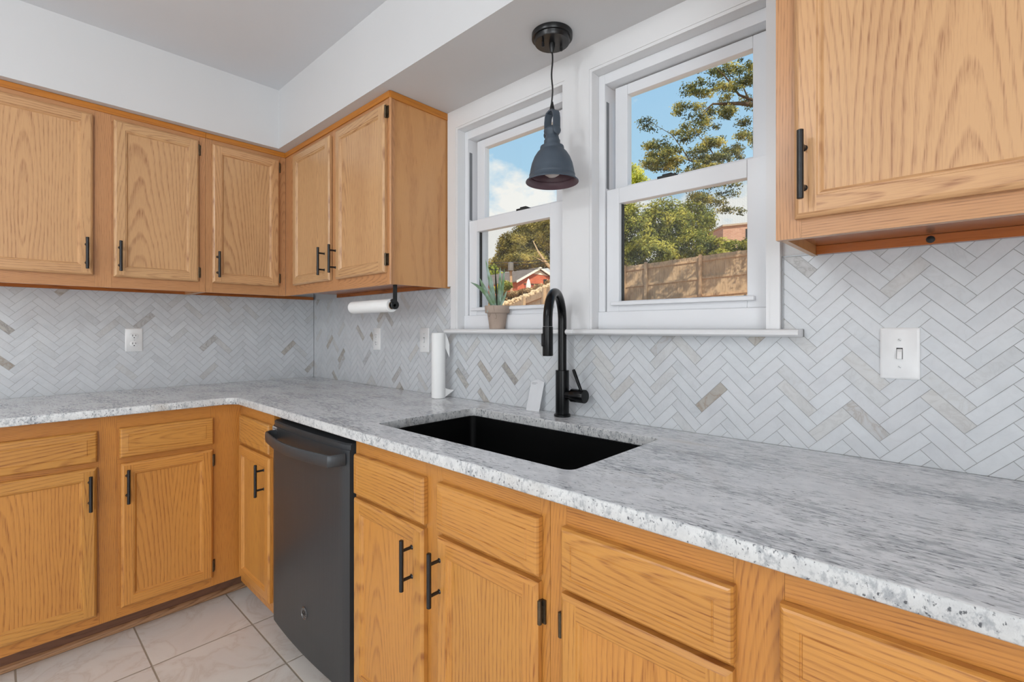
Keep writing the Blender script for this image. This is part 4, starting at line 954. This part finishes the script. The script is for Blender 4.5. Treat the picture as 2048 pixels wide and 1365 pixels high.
WHITEP = plain('white_siding', srgb(238, 232, 220), .6)
DH = 45.0; ax_, el_, er_ = at(1076, 537, DH), at(1027, 561, DH), at(1110, 561, DH)
gdir = (RD * .93 + FD * .37).normalized(); ldir = (-RD * .60 + FD * .80).normalized()
apex = at(1076, 538, DH); hw_ = 2.05; hz_ = apex.z - 1.18
base_z = gz(apex) - .6
hs = empty('brick_house', Vector((apex.x, apex.y, base_z))); tag(hs, 'red brick gabled house with grey roof beyond the left window', 'house')
g0 = Vector((apex.x, apex.y, 0)) - gdir * hw_; g1 = Vector((apex.x, apex.y, 0)) + gdir * hw_; LN = 9.0
def Z(p, z): return Vector((p.x, p.y, z))
mb = MB(); front = [Z(g0, base_z), Z(g1, base_z), Z(g1, hz_), Z(Vector((apex.x, apex.y, 0)), apex.z - .08), Z(g0, hz_)]
mb.loft([front, [p + ldir * LN for p in front]]); mb.build('wall', BRICK, hs)
mb = MB(); ov = .35
for sgn in (-1, 1):
    e0 = Z(Vector((apex.x, apex.y, 0)) + gdir * sgn * (hw_ + .3), hz_ - .16) - ldir * ov; t0 = Z(Vector((apex.x, apex.y, 0)), apex.z) - ldir * ov
    q_ = [t0, e0, e0 + Vector((0, 0, .12)), t0 + Vector((0, 0, .12))]; mb.loft([q_, [p + ldir * (LN + 2 * ov) for p in q_]])
mb.build('roof', ROOFM, hs)
mb = MB()
for sgn in (-1, 1):
    e0 = Z(Vector((apex.x, apex.y, 0)) + gdir * sgn * (hw_ + .32), hz_ - .24) - ldir * (ov + .04); t0 = Z(Vector((apex.x, apex.y, 0)), apex.z - .06) - ldir * (ov + .04)
    q_ = [t0, e0, e0 + Vector((0, 0, .22)), t0 + Vector((0, 0, .2))]; mb.loft([q_, [p + ldir * .05 for p in q_]])
mb.build('bargeboard', WHITEP, hs)
mb = MB(); tri = [Z(Vector((apex.x, apex.y, 0)) - gdir * .75, apex.z - .46), Z(Vector((apex.x, apex.y, 0)) + gdir * 1.0, apex.z - .62), Z(Vector((apex.x, apex.y, 0)), apex.z - .06)]
mb.loft([[p - ldir * .03 for p in tri], [p - ldir * .06 for p in tri]]); mb.build('gable_siding', WHITEP, hs)
REDD = plain('dark_red_siding', srgb(168, 52, 34), .7)
def onwall(a0, a1, z0, z1, nm, m, d=.04):
    mb = MB(); q = [Z(Vector((apex.x, apex.y, 0)) + gdir * a0, z0), Z(Vector((apex.x, apex.y, 0)) + gdir * a1, z0), Z(Vector((apex.x, apex.y, 0)) + gdir * a1, z1), Z(Vector((apex.x, apex.y, 0)) + gdir * a0, z1)]
    mb.loft([[p - ldir * .0 for p in q], [p - ldir * d for p in q]]); mb.build(nm, m, hs)
onwall(-1.35, -.05, apex.z - 2.6, apex.z - 1.50, 'door', REDD); onwall(-1.45, .05, apex.z - 1.5, apex.z - 1.40, 'lintel', BARK, .1)
onwall(.55, .95, apex.z - 1.35, apex.z - .95, 'window', DARKSLOT); onwall(1.25, 1.6, apex.z - 1.55, apex.z - 1.15, 'shutter', WHITEP)
bx_ = at(1057, 583, 43)
mb = MB(); mb.lathe([(.10, 0), (.22, .12), (.24, .5), (.10, 1.0), (.0, 1.15)], bx_, 10); mb.build('closed_parasol', WHITEP, origin=bx_, smooth=True)
tag(bpy.data.objects['closed_parasol'], 'closed white parasol standing before the brick house', 'parasol')
mb = MB(); mb.cyl(bx_ - Vector((0, 0, 1.2)), bx_ + Vector((0, 0, .1)), .03, 8); mb.build('pole', BARK, bpy.data.objects['closed_parasol'])
# utility pole and wires
up0 = at(1025, 600, 38); up1 = at(1021, 530, 38)
pw = empty('utility_pole', up0 - Vector((0, 0, 1.5))); tag(pw, 'timber utility pole with transformer before the brick house roof', 'pole')
mb = MB(); mb.cyl(up0 - Vector((0, 0, 1.5)), up1, .13, 12, r1=.10); mb.build('pole', plain('pole_wood', srgb(190, 156, 124), .9), pw, smooth=True)
mb = MB(); tcp = at(1021.5, 533, 37.7); mb.lathe([(.2, -.35), (.22, -.33), (.22, .25), (.1, .32), (0, .33)], tcp, 14); mb.build('transformer', plain('transformer_grey', srgb(120, 116, 112), .6), pw, smooth=True)
mb = MB(); a0 = at(1021, 526, 38); mb.cyl(a0 - RD * .55, a0 + RD * .55, .05, 6); mb.build('crossarm', BARK, pw)
for k, (v0, v1, v2) in enumerate(((524, 526, 521), (528, 531, 527), (541, 540, 538))):
    mb = MB(); mb.tube([at(930, v0, 40), at(980, v1, 39), at(1021, (v1 + v2) / 2 + 1, 38), at(1070, v2 + 1, 37), at(1150, v2 - 8, 35)], .022, 5); o = mb.build('wire', DARKSLOT, pw)
# pale brick building behind the right fence
p0 = at(1446, 470, 40); p1 = at(1580, 470, 37.6); q0 = p0 + FD * 6; q1 = p1 + FD * 6; zt0, zt1 = at(1452, 454, 40).z, 0; zb = gz(p0) - .5
bb2 = empty('brick_building', Z(p0, zb)); tag(bb2, 'pale brick building behind the shrubs at the right of the right window', 'building')
mb = MB(); mb.loft([[Z(p0, zb), Z(p1, zb), Z(q1, zb), Z(q0, zb)], [Z(p0, zt0), Z(p1, zt0), Z(q1, zt0), Z(q0, zt0)]]); mb.build('wall', BRICKP, bb2)
mb = MB(); e = Vector((0, 0, .12)); mb.loft([[Z(p0, zt0) - FD * .15 - RD * .1, Z(p1, zt0) - FD * .15, Z(q1, zt0), Z(q0, zt0) - RD * .1], [Z(p0, zt0 + .14) - FD * .15 - RD * .1, Z(p1, zt0 + .14) - FD * .15, Z(q1, zt0 + .14), Z(q0, zt0 + .14) - RD * .1]]); mb.build('parapet', plain('parapet', srgb(190, 170, 150), .8), bb2)
dd_ = (p1 - p0); dd_.z = 0
mb = MB(); c0 = p0 + dd_ * .35; c1 = p0 + dd_ * .385; q_ = [Z(c0, zt0 - 2.2), Z(c1, zt0 - 2.2), Z(c1, zt0 - .35), Z(c0, zt0 - .35)]
mb.loft([q_, [p - FD * .05 for p in q_]]); mb.build('window', DARKSLOT, bb2)
